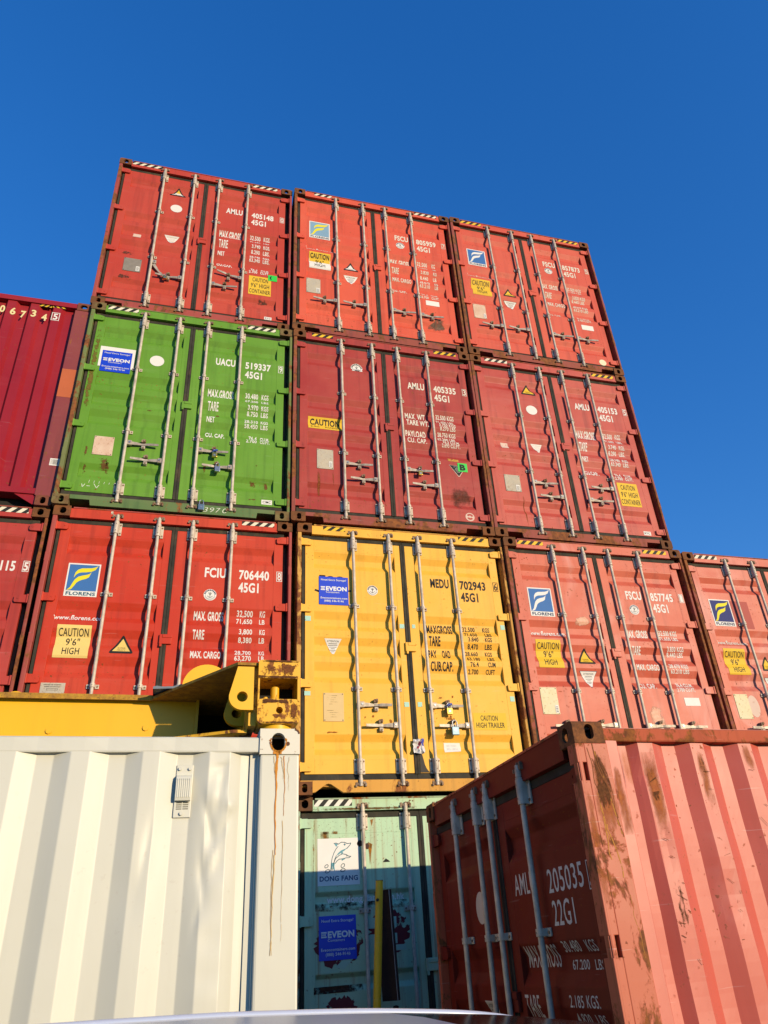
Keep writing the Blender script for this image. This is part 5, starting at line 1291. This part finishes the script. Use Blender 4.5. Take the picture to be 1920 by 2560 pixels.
def lug(y0, mat, name):
    """teardrop plate with an eye"""
    mb = MB(); n = 24; cx, cz, r = -.276, 2.688, .0255
    out = []
    poly = [(-.303, 2.838), (-.224, 2.838), (-.222, 2.624)]
    arc = [(cx - .0 + .063 * math.cos(a), cz + .064 * math.sin(a)) for a in [PI * 1.5 - i * (PI * .54) / 9 for i in range(10)]]
    poly += arc
    # sample the outline by angle around the eye
    ang = [2 * PI * i / n for i in range(n)]
    def cast_ray(a):
        dx, dz = math.cos(a), math.sin(a); best = 9
        for (xa, za), (xb, zb_) in zip(poly, poly[1:] + poly[:1]):
            ex, ez = xb - xa, zb_ - za; den = dx * ez - dz * ex
            if abs(den) < 1e-12: continue
            t = ((xa - cx) * ez - (za - cz) * ex) / den; u = ((xa - cx) * dz - (za - cz) * dx) / den
            if t > 0 and -1e-6 <= u <= 1 + 1e-6: best = min(best, t)
        return (cx + dx * best, cz + dz * best)
    n = 48; ang = [2 * PI * i / n for i in range(n)]; per = [cast_ray(a) for a in ang]
    for c in ((-.303, 2.838), (-.224, 2.838), (-.222, 2.624)):
        i = min(range(n), key=lambda k: (per[k][0] - c[0]) ** 2 + (per[k][1] - c[1]) ** 2); per[i] = c
    ins = [(cx + math.cos(a) * r, cz + math.sin(a) * r) for a in ang]; y1 = y0 + .03
    vs = [(a, y0, b) for a, b in per] + [(a, y0, b) for a, b in ins] + [(a, y1, b) for a, b in ins] + [(a, y1, b) for a, b in per]; fs = []
    for i in range(n):
        j = (i + 1) % n; fs += [(i, j, n + j, n + i), (n + i, n + j, 2 * n + j, 2 * n + i), (2 * n + i, 2 * n + j, 3 * n + j, 3 * n + i), (3 * n + i, 3 * n + j, j, i)]
    mb.add(vs, fs, mat)
    return mb.build(name, sp)
lug(.02, M_SP, 'lifting_lug'); lug(.30, M_SP, 'lifting_lug')
mb = MB(); mb.prism([(-.200, .02), (-.305, .02), (-.700, .60), (-6.0, .60), (-6.0, .98), (-.200, .98)], 2.846, 2.860, M_SPE, 'z'); mb.build('top_plate', sp)
mb = MB(); mb.prism([(-.305, .10), (-.62, .26), (-.78, .60), (-6.0, .60), (-6.0, .98), (-.24, .98), (-.24, .10)], 2.536, 2.550, M_SPR, 'z'); mb.build('bottom_plate', sp)
mb = MB(); mb.box(-6.0, -.470, .640, .655, 2.550, 2.846, M_SP); mb.box(-.470, -.455, .60, .90, 2.550, 2.846, M_SP); mb.box(-.24, -.2045, .05, .95, 2.556, 2.846, M_SPR); mb.box(-.46, -.24, .90, .92, 2.55, 2.846, DARKIN)  # near-black back plate stands in for the shade inside the open beam
mb.tube((-.72, .632, 2.70), (-.72, .641, 2.70), .016, M_SP, n=8); mb.tube((-1.19, .632, 2.68), (-1.19, .641, 2.68), .016, M_SP, n=8)
mb.build('main_beam', sp)
mb = MB(); mb.box(-6.0, -.700, .598, .602, 2.838, 2.866, M_SPE); mb.build('edge_strip', sp)
def sheave(x, y, r):
    mb = MB(); mb.prism([(x + r * math.cos(PI * i / 20), 2.860 + r * math.sin(PI * i / 20)) for i in range(21)], y, y + .06, M_SP); mb.build('sheave', sp)
sheave(-.430, .42, .125)
sheave(-1.40, .75, .06)
# folded grey rag lying on the frame
TARP = plain('grey rag', (.20, .24, .27), .75, var=.25, scale=9, bump=.4)
mb = MB(); rr = random.Random(2); nx, ny = 10, 6
vs = [(-.70 + .19 * i / nx, .44 + .03 * (1 - i / nx) + .22 * j / ny, 2.864 + (.006 + .016 * i / nx) * (.6 + .4 * math.sin(j * 2.1 + i)) + rr.uniform(0, .006)) for j in range(ny + 1) for i in range(nx + 1)]
mb.add(vs, [(j * (nx + 1) + i, j * (nx + 1) + i + 1, (j + 1) * (nx + 1) + i + 1, (j + 1) * (nx + 1) + i) for j in range(ny) for i in range(nx)], TARP)
vb = [(x, y, 2.8605) for x, y, z in vs]; k0 = len(vs)
ring = [i for i in range(nx + 1)] + [(j * (nx + 1) + nx) for j in range(1, ny + 1)] + [ny * (nx + 1) + i for i in range(nx - 1, -1, -1)] + [j * (nx + 1) for j in range(ny - 1, 0, -1)]
mb.add(vs + vb, [(ring[i], ring[(i + 1) % len(ring)], k0 + ring[(i + 1) % len(ring)], k0 + ring[i]) for i in range(len(ring))], TARP)
o = mb.build('rag'); o.location = (W0[0], W0[1], 0); o.rotation_euler = (0, 0, WYAW); tag(o, 'folded grey rag lying on the yellow lifting frame', 'rag')

# ------------------------------------------------------------------ yellow post with a dark board, in the gap
YP = paint('yellow post paint', (.86, .50, .006), fade=.4, grime=.25, seed=61, rough=.45, rust=.10)
sgn = empty('sign_post', (.595, -.36, 0)); tag(sgn, 'yellow leaning post with a narrow dark board in the shaded gap', 'sign post')
mb = MB(); top = Vector((.152, .012, 2.125)); mb.tube((0, 0, 0), top, .0315, YP, n=20); mb.tube(top, top + Vector((0, 0, .004)), .0315, rusty('rusty post cap', RUST, RUSTD, RUST2, 20), n=20)
mb.tube((.118, -.04, 1.98), (.128, .03, 1.98), .012, RUBBER, n=8); mb.build('post', sgn)
WOODD = rusty('dark wet wood', (.030, .017, .012), (.05, .028, .018), (.016, .010, .008), 8, .4)
mb = MB(); a = math.radians(-58)
Rm = Matrix.Translation((.236, .12, 1.26)) @ Matrix.Rotation(math.radians(-2.2), 4, 'Y') @ Matrix.Rotation(a, 4, 'Z')
b = bm_box(-.085, .085, -.018, .018, 0, .80, .003); b.transform(Rm); mb.addbm(b, WOODD); b.free(); mb.build('board', sgn)
mb = MB(); b = bm_box(.0852, .0862, -.018, -.0125, .0, .80, 0); b.transform(Rm); mb.addbm(b, plain('lit board edge paint', (.55, .52, .46), .5)); b.free(); mb.build('board_edge', sgn)  # pale sliver paints the light caught on the board's right edge
SUN_E = 5.0; SUN_C = (1.0, .80, .53); EXPO = -.12
SKY = (.15, 1.0, .3, 1.0, 1.5, .5); SKYT = (1.1, 1.8, 3.2)      # sky strength, air, dust, ozone, saturation, hue; tint
SKYK = (.3 / .15, .9 / .15, 2.0 / .15)                             # soft limit of the glare round the sun
# ------------------------------------------------------------------ silver car in front (only its roof shows)
CAR = empty('parked_car', (-1.66, -5.30, 0)); tag(CAR, 'silver car with dark glass roof, only its roof showing at the bottom', 'car')
SILV = plain('silver car paint', (.38, .44, .53), .28, .15, var=.03, scale=200, spec=.35); ROOFHL = plain('roof edge highlight', (.72, .74, .78), .25, .3, var=.02); GLASSD = plain('dark tinted glass', (.020, .014, .011), .12, spec=.8, var=0)
TYRE = plain('tyre rubber', (.02, .02, .02), .8); RIM = plain('alloy rim', (.45, .46, .48), .3, .8); LAMPG = plain('lamp glass', (.6, .6, .62), .1); REDL = plain('red lamp glass', (.4, .01, .01), .15); BLKP = plain('black trim', (.02, .02, .022), .6)
# stations along the car (x relative to the empty): roof height, belt height, half width at roof, half width at belt
def lerp(tab, x):
    for (a, b), (c, d) in zip(tab, tab[1:]):
        if x <= c: t = (x - a) / (c - a); return b + (d - b) * t
    return tab[-1][1]
roofz = [(-1.55, .96), (-1.35, 1.06), (-1.0, 1.32), (-.7, 1.425), (-.3, 1.468), (.2, 1.480), (.60, 1.472), (.9, 1.464), (1.145, 1.451), (1.31, 1.441), (1.405, 1.432), (1.54, 1.420), (1.64, 1.408), (1.74, 1.390), (1.80, 1.374), (2.0, 1.27), (2.35, 1.08), (2.5, .99)]
rw = [(-1.55, .70), (-.7, .64), (.6, .66), (1.5, .645), (1.85, .64), (2.5, .70)]
def smooth(x, w=.06): return sum(lerp(roofz, x + w * k / 3) for k in range(-3, 4)) / 7
xs = [-1.55 + i * (4.05) / 80 for i in range(81)]
prof = []
for x in xs:
    z = smooth(x); w = lerp(rw, x); b = .96 - .02 * abs(x) * .3
    b = min(b, z - .001); cr = .016 if x > .3 else .008
    z -= .014
    ring = [(-.86, b), (-.865 + (.86 - w) * .5, b + (z - b) * .5), (-w - .012, z - .030), (-w + .004, z - .010), (-w + .030, z), (-w + .075, z + .002), (-w * .5, z + cr * .75), (0, z + cr), (w * .5, z + cr * .75), (w - .075, z + .002), (w - .030, z), (w - .004, z - .010), (w + .012, z - .030), (.865 - (.86 - w) * .5, b + (z - b) * .5), (.86, b)]
    prof.append([(x, y, zz) for y, zz in ring])
m_ = len(prof[0])
def strip_part(name, sel, mat, smooth_=True):
    mb = MB(); vs = [p for r in prof for p in r]; fs = [(i * m_ + k, (i + 1) * m_ + k, (i + 1) * m_ + k + 1, i * m_ + k + 1) for i in range(len(prof) - 1) for k in range(m_ - 1) if sel(xs[i], k)]
    used = sorted({v for f in fs for v in f}); rm = {v: i for i, v in enumerate(used)}
    mb.add([vs[v] for v in used], [tuple(rm[v] for v in f) for f in fs], mat, smooth_); return mb.build(name, CAR)
mb = MB(); mb.path([(x, lerp(rw, x) - .004, smooth(x) - .011) for x in xs[16:66]], .010, ROOFHL, 10); mb.build('roof_strip', CAR)  # pale tube added to imitate the highlight along the roof edge
mb = MB(); mb.path([(x, -lerp(rw, x) + .004, smooth(x) - .011) for x in xs[16:66]], .010, ROOFHL, 10); mb.build('roof_strip', CAR)
roofsel = lambda k: 5 <= k <= 8
pill = lambda x: x < -1.2 or -.05 < x < .03 or x > 2.28
strip_part('roof', lambda x, k: (3 <= k <= 4 or 9 <= k <= 10) or (roofsel(k) and -.75 < x < 1.25), SILV)
strip_part('windscreen', lambda x, k: roofsel(k) and x >= 1.25, GLASSD)
strip_part('rear_window', lambda x, k: roofsel(k) and x <= -.75, GLASSD)
strip_part('side_window', lambda x, k: (k <= 2) and not pill(x), GLASSD); strip_part('side_window', lambda x, k: (k >= 11) and not pill(x), GLASSD)
strip_part('pillar', lambda x, k: (k <= 2 or k >= 11) and pill(x), SILV)
mb = MB()
side = [(-2.05, .38), (-2.02, .80), (-1.85, .97), (-1.55, .985), (2.45, .985), (3.0, .90), (3.22, .74), (3.25, .40), (3.0, .26), (2.82, .26), (2.75, .50), (2.45, .66), (2.15, .50), (2.08, .24), (-.78, .24), (-.85, .50), (-1.15, .66), (-1.45, .50), (-1.52, .28), (-1.9, .28)]
bm = bmesh.new(); f = bm.faces.new([bm.verts.new((a, -.88, b)) for a, b in side]); r = bmesh.ops.extrude_face_region(bm, geom=[f])
for v in [g for g in r['geom'] if isinstance(g, bmesh.types.BMVert)]: v.co.y = .88
bmesh.ops.triangulate(bm, faces=[f for f in bm.faces if len(f.verts) > 4]); bmesh.ops.recalc_face_normals(bm, faces=bm.faces); mb.addbm(bm, SILV); bm.free(); mb.build('body', CAR)
for wx in (-1.15, 2.45):
    for wy in (-.80, .80):
        wr = empty('wheel', (wx, wy, .33)); wr.parent = CAR
        mb = MB(); mb.tube((0, -.10, 0), (0, .10, 0), .33, TYRE, n=28); mb.build('tyre', wr); mb = MB(); s_ = -1 if wy < 0 else 1; mb.tube((0, .101 * s_, 0), (0, .106 * s_, 0), .21, RIM, n=20); mb.build('rim', wr)
for wy in (-.62, .62):
    mb = MB(); mb.bbox(3.10, 3.24, wy - .16, wy + .16, .62, .74, LAMPG, .02); mb.build('headlight', CAR); mb = MB(); mb.bbox(-2.07, -1.98, wy - .17, wy + .17, .68, .86, REDL, .02); mb.build('tail_light', CAR)
    mb = MB(); s_ = 1 if wy > 0 else -1; mb.bbox(1.72, 1.86, min(.86 * s_, 1.02 * s_), max(.86 * s_, 1.02 * s_), .97, 1.09, SILV, .03); mb.build('door_mirror', CAR)

# ------------------------------------------------------------------ ground
gm, nt, b = newmat('yard gravel'); g = NG(nt)
n1 = g.noise(.4, 5); n2 = g.noise(40, 4)
g.l(g.mix(g.ramp(n2, .4, .6), g.mix(g.ramp(n1, .4, .6), (.07, .062, .055), (.10, .088, .075)), (.05, .045, .04)), b.inputs['Base Color']); b.inputs['Roughness'].default_value = .9
g.l(g.bump(n2, .6, .01), b.inputs['Normal'])
mb = MB(); mb.add([(-1500, -1500, 0), (1500, -1500, 0), (1500, 1500, 0), (-1500, 1500, 0)], [(0, 1, 2, 3)], gm)
o = mb.build('ground'); tag(o, kind='structure')

# ------------------------------------------------------------------ light, sky, camera
A_, B_ = .62, .203
sdir = Vector((A_, -1, B_)).normalized()            # towards the sun
el = math.asin(sdir.z); az = math.atan2(sdir.x, sdir.y)   # azimuth from +y clockwise
ld = bpy.data.lights.new('sun', 'SUN'); ld.energy = SUN_E; ld.angle = math.radians(.5); ld.color = SUN_C
so = bpy.data.objects.new('sun', ld); col.objects.link(so); so.rotation_euler = (-sdir).to_track_quat('-Z', 'Y').to_euler(); so.location = sdir * 60
w = bpy.data.worlds.new('World'); scene.world = w; w.use_nodes = True; nt = w.node_tree; nt.nodes.clear()
wo = nt.nodes.new('ShaderNodeOutputWorld'); bg = nt.nodes.new('ShaderNodeBackground'); sk = nt.nodes.new('ShaderNodeTexSky'); sk.sky_type = 'NISHITA'
sk.sun_disc = False; sk.sun_elevation = el; sk.sun_rotation = az; sk.air_density = SKY[1]; sk.dust_density = SKY[2]; sk.ozone_density = SKY[3]; sk.altitude = 0
hs = nt.nodes.new('ShaderNodeHueSaturation'); hs.inputs['Saturation'].default_value = SKY[4]; hs.inputs['Value'].default_value = 1; hs.inputs['Hue'].default_value = SKY[5]
nt.links.new(sk.outputs[0], hs.inputs['Color']); tn = nt.nodes.new('ShaderNodeVectorMath'); tn.operation = 'MULTIPLY'; tn.inputs[1].default_value = SKYT
d1 = nt.nodes.new('ShaderNodeVectorMath'); d1.operation = 'DIVIDE'; d1.inputs[1].default_value = SKYK
d2 = nt.nodes.new('ShaderNodeVectorMath'); d2.operation = 'ADD'; d2.inputs[1].default_value = (1, 1, 1)
d3 = nt.nodes.new('ShaderNodeVectorMath'); d3.operation = 'DIVIDE'
nt.links.new(hs.outputs[0], tn.inputs[0]); nt.links.new(tn.outputs[0], d1.inputs[0]); nt.links.new(d1.outputs[0], d2.inputs[0]); nt.links.new(tn.outputs[0], d3.inputs[0]); nt.links.new(d2.outputs[0], d3.inputs[1]); nt.links.new(d3.outputs[0], bg.inputs[0]); bg.inputs[1].default_value = SKY[0]; nt.links.new(bg.outputs[0], wo.inputs[0])
cd = bpy.data.cameras.new('camera'); co = bpy.data.objects.new('camera', cd); col.objects.link(co); scene.camera = co
co.location = (-.917972, -7.161153, 1.560382); co.rotation_euler = (2.10540113, .0680313255, -.269984731)
cd.sensor_fit = 'VERTICAL'; cd.sensor_height = 36; cd.sensor_width = 27; cd.lens = 36 * 1859.21 / 2560; cd.shift_x = -62.2 / 2560; cd.shift_y = 9.15 / 2560; cd.clip_start = .05; cd.clip_end = 5000
vs_ = scene.view_settings; vs_.view_transform = 'Standard'; vs_.look = 'None'; vs_.exposure = EXPO; vs_.gamma = 1; vs_.use_curve_mapping = False
scene.cycles.max_bounces = 6; scene.cycles.diffuse_bounces = 1; scene.cycles.transparent_max_bounces = 12
